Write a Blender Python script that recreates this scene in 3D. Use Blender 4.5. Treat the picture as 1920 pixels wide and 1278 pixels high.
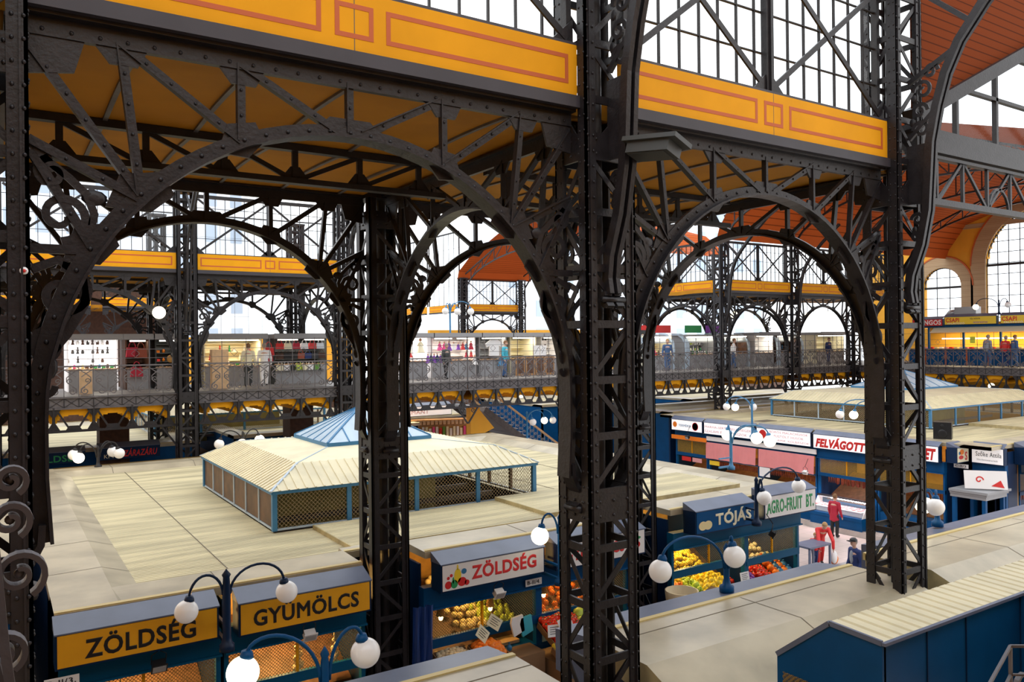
import bpy, math, random
from mathutils import Vector, Matrix
random.seed(7)
for o in list(bpy.data.objects): bpy.data.objects.remove(o)
SC = bpy.context.scene
COL = SC.collection
PI = math.pi

# ---------------------------------------------------------------- camera, light, exposure
def rot_cam(yaw, pitch, roll):
    c, s = math.cos(yaw), math.sin(yaw)
    r = Vector((c, -s, 0)); f = Vector((s, c, 0)); d = Vector((0, 0, -1))
    cp, sp = math.cos(pitch), math.sin(pitch)
    f2 = cp*f - sp*d; d2 = cp*d + sp*f
    cr, sr = math.cos(roll), math.sin(roll)
    r3 = cr*r + sr*d2; d3 = -sr*r + cr*d2
    m = Matrix((r3, -d3, -f2)).transposed().to_4x4()
    return m
cam = bpy.data.cameras.new('camera'); cam.sensor_width = 36; cam.lens = 28.07
cam.clip_start = .05; cam.clip_end = 400
co = bpy.data.objects.new('camera', cam); COL.objects.link(co)
co.matrix_world = Matrix.Translation((0, 0, 7.6)) @ rot_cam(.57733, .00161, .01078)
SC.camera = co
W = bpy.data.worlds.new('sky'); SC.world = W; W.use_nodes = True
wn = W.node_tree.nodes; wl = W.node_tree.links
bg = wn['Background']; bg.inputs[1].default_value = 2.1
tc = wn.new('ShaderNodeTexCoord'); nz = wn.new('ShaderNodeTexNoise'); nz.inputs['Scale'].default_value = 1.6
rp = wn.new('ShaderNodeValToRGB'); rp.color_ramp.elements[0].color = (.86, .93, 1, 1); rp.color_ramp.elements[1].color = (1, 1, 1, 1)
rp.color_ramp.elements[0].position = .35; rp.color_ramp.elements[1].position = .6
wl.new(tc.outputs['Generated'], nz.inputs['Vector']); wl.new(nz.outputs['Fac'], rp.inputs[0]); wl.new(rp.outputs[0], bg.inputs[0])
SC.view_settings.view_transform = 'Standard'; SC.view_settings.look = 'None'
SC.view_settings.exposure = 0.0; SC.view_settings.gamma = 1; SC.view_settings.use_curve_mapping = False
def area_lamp(name, loc, size, power, color, rot=(0, 0, 0), sy=None):
    l = bpy.data.lights.new(name, 'AREA'); l.energy = power; l.color = color; l.size = size
    if sy: l.shape = 'RECTANGLE'; l.size_y = sy
    o = bpy.data.objects.new(name, l); COL.objects.link(o); o.location = loc; o.rotation_euler = rot
    return o

# ---------------------------------------------------------------- materials
M = {}
def mat(name, col, rough=.6, metal=0, emit=None, es=1, bump=0, bscale=20, var=0, vscale=3, alpha=None, spec=.5, stretch=None):
    m = bpy.data.materials.new(name); m.use_nodes = True
    nt = m.node_tree; b = nt.nodes['Principled BSDF']
    b.inputs['Base Color'].default_value = (*col, 1); b.inputs['Roughness'].default_value = rough
    b.inputs['Metallic'].default_value = metal; b.inputs['Specular IOR Level'].default_value = spec
    if emit: b.inputs['Emission Color'].default_value = (*emit, 1); b.inputs['Emission Strength'].default_value = es
    if var or bump:
        t = nt.nodes.new('ShaderNodeTexCoord'); src = t.outputs['Object']
        if stretch:
            mp = nt.nodes.new('ShaderNodeMapping'); mp.inputs['Scale'].default_value = stretch
            nt.links.new(src, mp.inputs[0]); src = mp.outputs[0]
    if var:
        n = nt.nodes.new('ShaderNodeTexNoise'); n.inputs['Scale'].default_value = vscale; n.inputs['Detail'].default_value = 6
        nt.links.new(src, n.inputs['Vector'])
        r = nt.nodes.new('ShaderNodeValToRGB')
        r.color_ramp.elements[0].position = .36; r.color_ramp.elements[1].position = .62
        r.color_ramp.elements[0].color = (*[c*(1-var) for c in col], 1); r.color_ramp.elements[1].color = (*[min(1, c*(1+var*.35)) for c in col], 1)
        nt.links.new(n.outputs['Fac'], r.inputs[0]); nt.links.new(r.outputs[0], b.inputs['Base Color'])
    if bump:
        n2 = nt.nodes.new('ShaderNodeTexNoise'); n2.inputs['Scale'].default_value = bscale; n2.inputs['Detail'].default_value = 4
        nt.links.new(src, n2.inputs['Vector'])
        bp = nt.nodes.new('ShaderNodeBump'); bp.inputs['Strength'].default_value = bump; bp.inputs['Distance'].default_value = .01
        nt.links.new(n2.outputs['Fac'], bp.inputs['Height']); nt.links.new(bp.outputs[0], b.inputs['Normal'])
    M[name] = m
    return m
mat('iron', (.0175, .0148, .0172), .42, 0, bump=.35, bscale=30, var=.3, vscale=7, spec=.4)
mat('iron_dark', (.018, .015, .016), .5, 0, bump=.3, bscale=30, var=.3, vscale=7, spec=.4)
mat('iron_grey', (.10, .088, .092), .5, 0, bump=.2, bscale=30, var=.25, vscale=5)
mat('cornice', (.038, .034, .044), .5, 0, var=.15, vscale=2)
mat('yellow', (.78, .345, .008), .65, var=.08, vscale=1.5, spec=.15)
mat('frieze_red', (.50, .10, .018), .6)
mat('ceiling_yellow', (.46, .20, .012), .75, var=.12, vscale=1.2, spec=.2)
mat('roof_beige', (.62, .54, .33), .55, var=.28, vscale=1.1, bump=.1, bscale=8, stretch=(.3, 2.6, 1))
mat('roof_curb', (.48, .41, .285), .33, var=.25, vscale=1.1, bump=.1, bscale=5)
mat('roof_pale', (.76, .68, .46), .5, var=.1, vscale=2)
mat('line_yellow', (.62, .48, .20), .5)
mat('curb_side', (.48, .39, .20), .6, var=.3, vscale=3)
mat('seam', (.16, .13, .09), .8)
mat('sign_top', (.13, .155, .23), .35, var=.12, vscale=2)
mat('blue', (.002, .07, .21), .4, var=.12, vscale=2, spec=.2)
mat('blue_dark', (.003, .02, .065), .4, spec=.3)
mat('blue_light', (.04, .19, .38), .4, var=.1, vscale=3)
mat('teal', (.002, .085, .185), .4, spec=.2)
mat('cap_glass', (.50, .62, .72), .25, var=.1, vscale=2)
mat('globe', (.86, .84, .82), .12, emit=(1, .95, .9), es=.10)
mat('globe_lit', (1, .95, .8), .2, emit=(1, .88, .62), es=3.4)
mat('bulb', (1, .9, .6), .2, emit=(1, .72, .28), es=14)
mat('tube_light', (1, 1, .9), .2, emit=(1, .97, .82), es=4)
mat('white', (.85, .83, .82), .5)
mat('white_glow', (.9, .88, .88), .5, emit=(1, .97, .97), es=.45)  # glow put into the white so sign faces, shelves and trays look bright
mat('sign_white', (.84, .80, .78), .35)
mat('sign_yellow', (.85, .40, .008), .5, var=.06, vscale=2)
mat('ink', (.012, .010, .010), .5)
mat('red', (.62, .02, .018), .45)
mat('red_sign', (.70, .03, .03), .5)
mat('pink_text', (.75, .42, .45), .5)
mat('green', (.02, .30, .09), .5)
mat('green_dark', (.02, .16, .06), .5)
mat('cream', (.85, .78, .55), .5)
mat('egg', (.80, .66, .34), .5)
mat('orange_roof', (.55, .135, .045), .7, var=.15, vscale=2)
mat('brick', (.46, .33, .20), .8, var=.3, vscale=9)
mat('brick_dark', (.075, .035, .022), .8, var=.3, vscale=6)
mat('wall_yellow', (.78, .38, .03), .8, var=.08, vscale=.8)
mat('floor', (.50, .44, .40), .35, var=.12, vscale=2)
mat('gallery_floor', (.16, .14, .13), .5, var=.2, vscale=2)
mat('wood', (.42, .22, .09), .5, var=.3, vscale=6, stretch=(1, 8, 1))
mat('wood_dark', (.12, .055, .03), .6, var=.35, vscale=5)
mat('wood_pale', (.70, .45, .24), .5, var=.15, vscale=6)
mat('tarp', (.012, .05, .22), .5, bump=.3, bscale=6)
mat('pink', (.80, .27, .27), .6, var=.06, vscale=2)
mat('grey', (.30, .30, .31), .5)
mat('grey_dark', (.045, .05, .05), .5)
mat('rail_grey', (.13, .125, .14), .5)
mat('silver', (.48, .50, .52), .3, metal=.4)
mat('black', (.01, .01, .012), .4)
mat('denim', (.05, .11, .25), .8)
mat('skin', (.62, .36, .25), .55)
mat('hair_grey', (.30, .25, .20), .8)
mat('hair_brown', (.22, .11, .05), .8)
mat('hair_blond', (.42, .24, .10), .8)
mat('navy', (.012, .03, .13), .7)
mat('coat_red', (.45, .015, .04), .7)
mat('jacket_red', (.72, .03, .03), .6)
mat('shirt_grey', (.30, .32, .36), .8)
mat('orange', (.90, .22, .01), .5)
mat('tomato', (.70, .03, .01), .25)
mat('yellow_fruit', (.85, .60, .03), .4)
mat('lime', (.55, .70, .08), .45)
mat('leaf', (.12, .30, .04), .6)
mat('garlic', (.70, .58, .38), .6)
mat('purple', (.22, .05, .40), .6)
mat('magenta', (.80, .08, .30), .6)
mat('turquoise', (.05, .42, .55), .6)
mat('meat', (.72, .33, .33), .3)
mat('sausage', (.30, .06, .025), .45)
mat('crate', (.24, .13, .06), .7)
mat('interior_wood', (.52, .28, .07), .6, var=.2, vscale=4)
mat('building', (.80, .84, .92), .8, var=.08, vscale=.15)
mat('building_window', (.42, .50, .62), .4)
mat('panel_brown', (.13, .06, .022), .5, var=.35, vscale=3)
mat('olive', (.42, .36, .10), .7, var=.2, vscale=2)
mat('stone', (.55, .45, .30), .8, var=.3, vscale=3)
mat('silver_blue', (.45, .55, .65), .35)
# brick courses
def brickmat(name, c1, c2, mort, sc):
    m = mat(name, c1, .8); nt = m.node_tree; b = nt.nodes['Principled BSDF']
    t = nt.nodes.new('ShaderNodeTexCoord'); mp = nt.nodes.new('ShaderNodeMapping'); mp.inputs['Rotation'].default_value = (PI/2, 0, PI/2)
    k = nt.nodes.new('ShaderNodeTexBrick'); k.inputs['Color1'].default_value = (*c1, 1); k.inputs['Color2'].default_value = (*c2, 1)
    k.inputs['Mortar'].default_value = (*mort, 1); k.inputs['Scale'].default_value = sc
    nt.links.new(t.outputs['Object'], mp.inputs[0]); nt.links.new(mp.outputs[0], k.inputs[0]); nt.links.new(k.outputs[0], b.inputs['Base Color'])
brickmat('brick_courses', (.48, .34, .2), (.40, .27, .15), (.55, .47, .36), 4)
def tilemat(name, c1, c2, mort, sc):
    m = mat(name, c1, .35); nt = m.node_tree; b = nt.nodes['Principled BSDF']
    t = nt.nodes.new('ShaderNodeTexCoord')
    k = nt.nodes.new('ShaderNodeTexBrick'); k.offset = 0; k.inputs['Color1'].default_value = (*c1, 1); k.inputs['Color2'].default_value = (*c2, 1)
    k.inputs['Mortar'].default_value = (*mort, 1); k.inputs['Scale'].default_value = sc; k.inputs['Mortar Size'].default_value = .01
    k.inputs['Brick Width'].default_value = .5; k.inputs['Row Height'].default_value = .5
    nt.links.new(t.outputs['Object'], k.inputs[0]); nt.links.new(k.outputs[0], b.inputs['Base Color'])
tilemat('floor_tiles', (.56, .47, .43), (.52, .43, .39), (.36, .32, .30), 1.0)
def boardmat(name, c, axis, freq):       # boards as fine parallel grooves
    m = mat(name, c, .8, spec=.08); nt = m.node_tree; b = nt.nodes['Principled BSDF']
    t = nt.nodes.new('ShaderNodeTexCoord'); s = nt.nodes.new('ShaderNodeSeparateXYZ'); q = nt.nodes.new('ShaderNodeMath'); q.operation = 'MULTIPLY'; q.inputs[1].default_value = freq
    fr = nt.nodes.new('ShaderNodeMath'); fr.operation = 'FRACT'; g = nt.nodes.new('ShaderNodeMath'); g.operation = 'GREATER_THAN'; g.inputs[1].default_value = .85
    x = nt.nodes.new('ShaderNodeMix'); x.data_type = 'RGBA'; x.inputs[6].default_value = (*c, 1); x.inputs[7].default_value = (*[v*.45 for v in c], 1)
    nt.links.new(t.outputs['Object'], s.inputs[0]); nt.links.new(s.outputs[axis], q.inputs[0]); nt.links.new(q.outputs[0], fr.inputs[0])
    nt.links.new(fr.outputs[0], g.inputs[0]); nt.links.new(g.outputs[0], x.inputs[0]); nt.links.new(x.outputs[2], b.inputs['Base Color'])
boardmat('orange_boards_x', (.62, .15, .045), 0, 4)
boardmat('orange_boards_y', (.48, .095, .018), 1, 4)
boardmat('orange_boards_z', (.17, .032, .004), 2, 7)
def glassmat(name, tint, mixf, rough=.05):
    m = bpy.data.materials.new(name); m.use_nodes = True; nt = m.node_tree; nt.nodes.clear()
    o = nt.nodes.new('ShaderNodeOutputMaterial'); mx = nt.nodes.new('ShaderNodeMixShader'); t = nt.nodes.new('ShaderNodeBsdfTransparent'); g = nt.nodes.new('ShaderNodeBsdfGlossy')
    t.inputs[0].default_value = (*tint, 1); g.inputs['Roughness'].default_value = rough; mx.inputs[0].default_value = mixf
    nt.links.new(t.outputs[0], mx.inputs[1]); nt.links.new(g.outputs[0], mx.inputs[2]); nt.links.new(mx.outputs[0], o.inputs[0]); M[name] = m
glassmat('glass', (.93, .96, .97), .05)
glassmat('case_glass', (.92, .94, .96), .10)
def wiremat(name, col, pitch, thick, base=0):   # diamond wire mesh, real holes
    m = bpy.data.materials.new(name); m.use_nodes = True; nt = m.node_tree; N = nt.nodes; L = nt.links; b = N['Principled BSDF']
    b.inputs['Base Color'].default_value = (*col, 1); b.inputs['Roughness'].default_value = .4
    t = N.new('ShaderNodeTexCoord'); s = N.new('ShaderNodeSeparateXYZ'); L.new(t.outputs['Object'], s.inputs[0])
    h = N.new('ShaderNodeMath'); h.operation = 'ADD'; L.new(s.outputs[0], h.inputs[0]); L.new(s.outputs[1], h.inputs[1])
    outs = []
    for op in ('ADD', 'SUBTRACT'):
        a = N.new('ShaderNodeMath'); a.operation = op; L.new(h.outputs[0], a.inputs[0]); L.new(s.outputs[2], a.inputs[1])
        c = N.new('ShaderNodeMath'); c.operation = 'MULTIPLY'; c.inputs[1].default_value = 1/pitch; L.new(a.outputs[0], c.inputs[0])
        f = N.new('ShaderNodeMath'); f.operation = 'FRACT'; L.new(c.outputs[0], f.inputs[0])
        g = N.new('ShaderNodeMath'); g.operation = 'LESS_THAN'; g.inputs[1].default_value = thick; L.new(f.outputs[0], g.inputs[0]); outs.append(g)
    mxm = N.new('ShaderNodeMath'); mxm.operation = 'MAXIMUM'; L.new(outs[0].outputs[0], mxm.inputs[0]); L.new(outs[1].outputs[0], mxm.inputs[1])
    L.new(mxm.outputs[0], b.inputs['Alpha']); M[name] = m
wiremat('wire', (.30, .20, .06), .055, .2)
wiremat('wire_brown', (.30, .22, .12), .09, .15)
wiremat('wire_gold', (.55, .32, .04), .055, .24)

# ---------------------------------------------------------------- mesh builder
class MB:
    def __init__(s): s.v = []; s.f = []; s.m = []; s.sm = []
    def add(s, vs, fs, m=0, smooth=False):
        n = len(s.v); s.v += [tuple(v) for v in vs]; s.f += [tuple(i+n for i in f) for f in fs]; s.m += [m]*len(fs); s.sm += [smooth]*len(fs); return s
    def box(s, x0, x1, y0, y1, z0, z1, m=0):
        vs = [(x, y, z) for z in (z0, z1) for y in (y0, y1) for x in (x0, x1)]
        return s.add(vs, [(0, 2, 3, 1), (4, 5, 7, 6), (0, 1, 5, 4), (2, 6, 7, 3), (0, 4, 6, 2), (1, 3, 7, 5)], m)
    def bar(s, p, q, w, h, side=(0, 1, 0), m=0):    # w in the plane, h along side
        p = Vector(p); q = Vector(q); d = (q-p).normalized(); b = Vector(side); b = (b-d*b.dot(d))
        if b.length < 1e-4: b = d.orthogonal()
        b.normalize(); a = d.cross(b)
        vs = [e+a*(i*w/2)+b*(j*h/2) for e in (p, q) for i, j in ((-1, -1), (1, -1), (1, 1), (-1, 1))]
        return s.add(vs, [(3, 2, 1, 0), (4, 5, 6, 7), (0, 1, 5, 4), (1, 2, 6, 5), (2, 3, 7, 6), (3, 0, 4, 7)], m)
    def strip(s, pts, w, h, side=(0, 1, 0), m=0, smooth=False):   # rectangular section swept along pts, all in a plane with normal side
        b = Vector(side).normalized(); pts = [Vector(p) for p in pts]; vs = []; n = len(pts)
        for i, p in enumerate(pts):
            d = (pts[min(i+1, n-1)]-pts[max(i-1, 0)]); d = (d-b*d.dot(b)).normalized(); a = d.cross(b)
            ww = w(i/(n-1)) if callable(w) else w
            vs += [p+a*(u*ww/2)+b*(v*h/2) for u, v in ((-1, -1), (1, -1), (1, 1), (-1, 1))]
        fs = [(3, 2, 1, 0), tuple(4*(n-1)+k for k in range(4))]
        for i in range(n-1):
            for k in range(4):
                fs.append((4*i+k, 4*i+(k+1) % 4, 4*i+4+(k+1) % 4, 4*i+4+k))
        return s.add(vs, fs, m, smooth)
    def tube(s, pts, r, n=8, m=0):
        pts = [Vector(p) for p in pts]; vs = []; N = len(pts); u = None
        for i, p in enumerate(pts):
            d = (pts[min(i+1, N-1)]-pts[max(i-1, 0)]).normalized()
            u = d.orthogonal().normalized() if u is None else (u-d*u.dot(d)).normalized()
            w = d.cross(u); rr = r(i/(N-1)) if callable(r) else r
            vs += [p+(u*math.cos(t)+w*math.sin(t))*rr for t in (2*PI*k/n for k in range(n))]
        fs = [tuple(range(n-1, -1, -1)), tuple((N-1)*n+k for k in range(n))]
        for i in range(N-1):
            for k in range(n): fs.append((i*n+k, i*n+(k+1) % n, (i+1)*n+(k+1) % n, (i+1)*n+k))
        return s.add(vs, fs, m, True)
    def lathe(s, prof, n=16, c=(0, 0, 0), m=0, smooth=True):
        vs = []; c = Vector(c)
        for r, z in prof: vs += [c+Vector((r*math.cos(2*PI*k/n), r*math.sin(2*PI*k/n), z)) for k in range(n)]
        fs = []
        for i in range(len(prof)-1):
            for k in range(n): fs.append((i*n+k, i*n+(k+1) % n, (i+1)*n+(k+1) % n, (i+1)*n+k))
        return s.add(vs, fs, m, smooth)
    def ball(s, c, r, n=10, m=0, sx=1, sy=1, sz=1):
        k = max(4, n//2+1); vs = []; fs = []; c = Vector(c)
        for i in range(k+1):
            t = PI*i/k
            for j in range(n): vs.append(c+Vector((r*sx*math.sin(t)*math.cos(2*PI*j/n), r*sy*math.sin(t)*math.sin(2*PI*j/n), r*sz*math.cos(t))))
        for i in range(k):
            for j in range(n): fs.append((i*n+(j+1) % n, i*n+j, (i+1)*n+j, (i+1)*n+(j+1) % n))
        return s.add(vs, fs, m, True)
    def poly(s, pts, th, n, m=0):   # planar outline extruded by th along n (centred)
        n = Vector(n).normalized()*th/2; k = len(pts); P = [Vector(p) for p in pts]
        vs = [p-n for p in P]+[p+n for p in P]
        fs = [tuple(range(k-1, -1, -1)), tuple(range(k, 2*k))]+[(i, (i+1) % k, k+(i+1) % k, k+i) for i in range(k)]
        return s.add(vs, fs, m)
    def quad(s, a, b, c, d, m=0): return s.add([a, b, c, d], [(0, 1, 2, 3)], m)
    def mesh(s, name, mats):
        me = bpy.data.meshes.new(name); me.from_pydata(s.v, [], s.f)
        for k in (mats if isinstance(mats, (list, tuple)) else [mats]): me.materials.append(M[k])
        me.polygons.foreach_set('material_index', s.m); me.polygons.foreach_set('use_smooth', s.sm); me.update()
        return me
    def build(s, name, mats, parent=None, loc=None, rz=0, label=None):
        o = bpy.data.objects.new(name, s.mesh(name, mats)); COL.objects.link(o)
        if parent: o.parent = parent
        if loc: o.location = loc
        if rz: o.rotation_euler = (0, 0, rz)
        if label: o['label'] = label
        return o
def thing(name, label, cat, loc=(0, 0, 0), rz=0, group=None, rot=None):
    o = bpy.data.objects.new(name, None); o.empty_display_size = .1; COL.objects.link(o); o.location = loc
    o.rotation_euler = rot if rot else (0, 0, rz)
    o['label'] = label; o['category'] = cat
    if group: o['group'] = group
    return o
def tag(o, label, cat, group=None, kind=None):
    o['label'] = label; o['category'] = cat
    if group: o['group'] = group
    if kind: o['kind'] = kind
    return o
def struct(o): o['kind'] = 'structure'; return o
def dup(r, loc, rz=None, label=None, group=None, scale=None):
    c = r.copy(); COL.objects.link(c); c.location = loc
    if rz is not None: c.rotation_euler = (0, 0, rz)
    if label: c['label'] = label
    if group: c['group'] = group
    if scale: c.scale = scale
    for ch in r.children:
        d = ch.copy(); COL.objects.link(d); d.parent = c
        for g in ch.children:
            e = g.copy(); COL.objects.link(e); e.parent = d
    return c
def inst(name, me, parent, loc=(0, 0, 0), rot=(0, 0, 0), scale=None):
    o = bpy.data.objects.new(name, me); COL.objects.link(o); o.parent = parent; o.location = loc; o.rotation_euler = rot
    if scale: o.scale = scale
    return o
_tn = [0]
def text_mesh(body, material, w, h, bold=.02, depth=.006, shear=0):
    cu = bpy.data.curves.new('letters', 'FONT'); cu.body = body; cu.extrude = .01; cu.offset = 0; cu.bevel_depth = bold; cu.bevel_resolution = 0; cu.resolution_u = 3; cu.shear = shear; cu.space_character = 1.08; cu.align_x = 'LEFT'
    ob = bpy.data.objects.new('letters', cu); COL.objects.link(ob)
    dg = bpy.context.evaluated_depsgraph_get(); me = bpy.data.meshes.new_from_object(ob.evaluated_get(dg))
    bpy.data.objects.remove(ob); bpy.data.curves.remove(cu)
    xs = [v.co.x for v in me.vertices]; ys = [v.co.y for v in me.vertices]; zs = [v.co.z for v in me.vertices]
    x0, x1, y0, y1 = min(xs), max(xs), min(ys), max(ys); zr = max(max(zs)-min(zs), 1e-5)
    for v in me.vertices:   # letters stand in the local xz plane, facing -y, lower left corner at the origin
        x, y, z = v.co
        v.co = ((x-x0)/(x1-x0)*w, -(z-min(zs))/zr*depth, (y-y0)/(y1-y0)*h)
    me.materials.clear(); me.materials.append(M[material]); me.name = 'lettering'
    return me
def put_text(parent, body, material, x, z, w, h, y=0, bold=.02, shear=0, rz=0):
    bold = min(bold, .06)
    if 'red' == material and w > .8: shear = .25
    o = bpy.data.objects.new('lettering', text_mesh(body, material, w, h, bold, .006, shear)); COL.objects.link(o)
    o.parent = parent; o.location = (x, y, z); o.rotation_euler = (0, rz, 0)
    return o

# ---------------------------------------------------------------- columns
XC = lambda k: 5.79+5.9*(k-1)        # column axes of the arcade, k = 0 at the edge of the picture
HX, HY = .35, .285
def post_mb(sx, sy, H, riv):
    b = MB(); x = sx*HX; y = sy*HY; t = .028; w = .14
    b.box(min(x, x-sx*w), max(x, x-sx*w), min(y, y-sy*t), max(y, y-sy*t), .1, H)
    b.box(min(x, x-sx*t), max(x, x-sx*t), min(y, y-sy*w), max(y, y-sy*w), .1, H)
    b.box(min(x-sx*.045, x-sx*.06), max(x-sx*.045, x-sx*.06), min(y, y+sy*.018), max(y, y+sy*.018), .1, H)
    if riv:
        z = 3.4
        while z < H-.1:
            for a in (.028, .105):
                b.ball((x-sx*a, y+sy*.004, z), .017, 5, 0, 1, .7, 1)
                b.ball((x+sx*.002, y-sy*a, z+.05), .015, 5, 0, .7, 1, 1)
            z += .17
    return b
def lattice_mb(axis, side, H):
    b = MB(); hw = (HX if axis == 0 else HY)-.07; off = side*((HY if axis == 0 else HX)-.03)
    P = (lambda u, z: (u, off, z)) if axis == 0 else (lambda u, z: (off, u, z)); sd = (0, 1, 0) if axis == 0 else (1, 0, 0)
    z = .35; k = 0 if side < 0 else 1
    b.bar(P(-hw, .22), P(hw, .22), .3, .02, sd)
    while z < H-.2:
        b.bar(P(-hw, z), P(hw, z), .085, .03, sd)
        if z+.62 < H:
            s = 1 if (k % 2) else -1
            b.bar(P(-s*hw, z+.03), P(s*hw, z+.6), .06, .014, sd)
            for q in (-1, 1): b.bar(P(q*hw*.92, z-.09), P(q*hw*.92, z+.09), .1, .02, sd)
        z += .62; k += 1
    for zz in (5.75, 9.75):
        b.bar(P(-hw, zz), P(hw, zz), .3, .035, sd)
        for q in (-.7, 0, .7):
            for g in (-.08, .08): 
                c = Vector(P(q*hw, zz+g)); b.ball(c+Vector(sd)*side*.02, .018, 5)
    return b
def make_column(H, riv, label, loc, group):
    t = thing('iron_column', label, 'column', loc, 0, group)
    for sx in (-1, 1):
        for sy in (-1, 1): post_mb(sx, sy, H, riv).build('post', 'iron', t)
    for ax in (0, 1):
        for sd in (-1, 1): lattice_mb(ax, sd, H).build('lattice_panel', 'iron', t)
    b = MB(); b.lathe([(.085, .1), (.085, H)], 10); b.build('core_pipe', 'iron_dark', t)
    b = MB(); b.box(-.42, .42, -.36, .36, 0, .1); b.build('base_plate', 'iron', t)
    b = MB(); b.box(-.37, .37, -.31, .31, H-.08, H); b.build('cap_plate', 'iron', t)
    return t
colg = 'riveted iron lattice columns of the market hall'
near = make_column(13.1, True, 'nearest riveted iron lattice column at the left edge, with a tiny round sticker', (XC(0), 7.12, 0), colg)
dup(near, (XC(1), 7.12, 0), label='big riveted iron lattice column in the middle with a floodlight box on it')
dup(near, (XC(2), 7.12, 0), label='riveted iron lattice column standing before the red lettered meat sign')
mid = make_column(10.2, False, 'dark iron lattice column standing between the yellow fruit sign and the blue tarp', (XC(1), 13.1, 0), colg)
dup(mid, (XC(2), 13.1, 0), label='dark iron lattice column beside the dark blue egg stall sign')
dup(mid, (XC(0)-.6, 13.1, 0), label='dark iron lattice column hidden behind the nearest column at the left')
farc = make_column(13.1, False, 'distant iron column in front of the gallery, left of the yellow framed arch', (XC(1), 30.1, 0), colg)
flab = {XC(2): 'distant iron column behind the glass capped roof house', 33.2: 'distant iron column at the near corner of the far right gallery block',
        39.1: 'distant iron column between two bays of the far right gallery', 45.0: 'distant iron column at the right end of the far gallery arcade'}
for x, l in flab.items(): dup(farc, (x, 30.1, 0), label=l)
dup(mid, (XC(0), 30.1, 0), label='distant iron column seen past the scrolls of the left arch')
for x, y, l in ((XC(1), 36.1, 'iron column behind the lit souvenir stalls on the gallery'), (XC(2), 36.1, 'iron column behind the handbag stall on the gallery'),
                (XC(0), 36.1, 'iron column at the far left behind the white shelf stall'), (33.2, 36.1, 'iron column behind the silver barrel stalls'), (39.1, 36.1, 'iron column behind the far right gallery stalls'),
                (33.5, 59, 'remote iron column at the corner of the yellow frieze across the crossing'), (39.4, 59, 'remote iron column right of the remote yellow frieze')):
    dup(farc, (x, y, 0), label=l)

# small round sticker on the nearest column
b = MB(); b.lathe([(0, 0), (.028, 0), (.028, .004), (0, .004)], 16); s1 = b.build('round_sticker', 'white', None, (XC(0)+.31, 6.825, 8.16)); s1.rotation_euler = (PI/2, 0, 0)
tag(s1, 'small white round sticker on the nearest iron column', 'sticker')
b = MB(); b.lathe([(0, .004), (.014, .004), (.014, .006), (0, .006)], 12); q = b.build('red_dot', 'red', s1)

# roof brackets springing towards the near nave
BR = [(-.30, 8.12), (-.27, 8.3), (-.30, 8.55), (-.46, 9.0), (-.56, 9.5), (-.59, 10.0), (-.62, 10.5), (-.72, 11.0), (-.85, 11.45), (-1.05, 11.86), (-1.4, 12.3), (-2.1, 13.0), (-3.2, 13.9)]
def spiral(c, r0, turns, a0, plane, n=22, s=1):
    out = []
    for i in range(n+1):
        t = i/n; a = a0+s*turns*2*PI*t; r = r0*(1-.8*t)
        out.append(plane(c[0]+r*math.cos(a), c[1]+r*math.sin(a)))
    return out
def make_bracket(label, loc):
    t = thing('roof_bracket', label, 'bracket', loc, 0, 'curved roof brackets on the columns')
    P = lambda y, z: (0, y, z)
    b = MB()
    for sx in (-.055, .055): b.strip([(sx, y, z) for y, z in BR], .11, .06, (1, 0, 0), smooth=False)
    b.build('curved_rib', 'iron', t)
    b = MB()
    for sx in (-.07, .07): b.strip([(sx, -.30-.06*math.cos(a), 8.06+.07*math.sin(a)) for a in [PI/2+i*PI/8 for i in range(11)]], .05, .1, (1, 0, 0))
    b.tube([(-.16, -.3, 8.06), (.16, -.3, 8.06)], .035, 8); b.build('hinge_pin', 'iron', t)
    b = MB(); b.poly([P(-.25, 9.62), P(-.57, 9.6), P(-.6, 10.0), P(-.61, 10.5), P(-.25, 10.5)], .03, (1, 0, 0)); b.build('web_plate', 'iron', t)
    b = MB(); b.strip([P(-.28, 10.6), P(-.66, 10.95)], .06, .05, (1, 0, 0)); b.build('strut', 'iron', t)
    b = MB(); b.strip([P(-.28, 11.45), P(-.98, 11.78)], .07, .06, (1, 0, 0)); b.build('strut', 'iron', t)
    b = MB(); b.strip([P(-.28, 12.95), P(-1.2, 12.1)], .07, .06, (1, 0, 0)); b.build('strut', 'iron', t)
    b = MB()
    for c, r, a, s in (((-.47, 10.72), .13, 0, 1), ((-.45, 11.0), .12, PI, -1), ((-.5, 11.3), .15, 0, 1), ((-.62, 11.55), .11, PI, -1), ((-.40, 9.38), .10, 0, 1), ((-.37, 9.12), .07, PI, -1)):
        b.strip(spiral(c, r, 1.3, a, P, 20, s), lambda u: .055*(1-.3*u), .03, (1, 0, 0))
    for c in ((-.33, 10.85), (-.36, 11.2), (-.35, 9.22)): b.ball(P(*c), .045, 8, 0, .3, 1, 1.4)
    b.build('scrollwork', 'iron', t)
    return t
br0 = make_bracket('curved roof bracket on the middle iron column, carrying the floodlight box', (XC(1), 7.12, 0))
dup(br0, (XC(2), 7.12, 0), label='curved roof bracket on the iron column by the arched end windows')
dup(br0, (XC(0), 7.12, 0), label='curved roof bracket high on the nearest column at the left edge')
for x, l in ((XC(1), 'curved roof bracket on the distant column left of the glass capped house'), (XC(2), 'curved roof bracket on the distant column behind the glass capped house'), (33.2, 'curved roof bracket on the distant corner column of the far right block'), (39.1, 'curved roof bracket between the bright windows of the far right arcade'), (45.0, 'curved roof bracket on the last distant arcade column')):
    dup(br0, (x, 30.12, 0), label=l)

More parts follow.
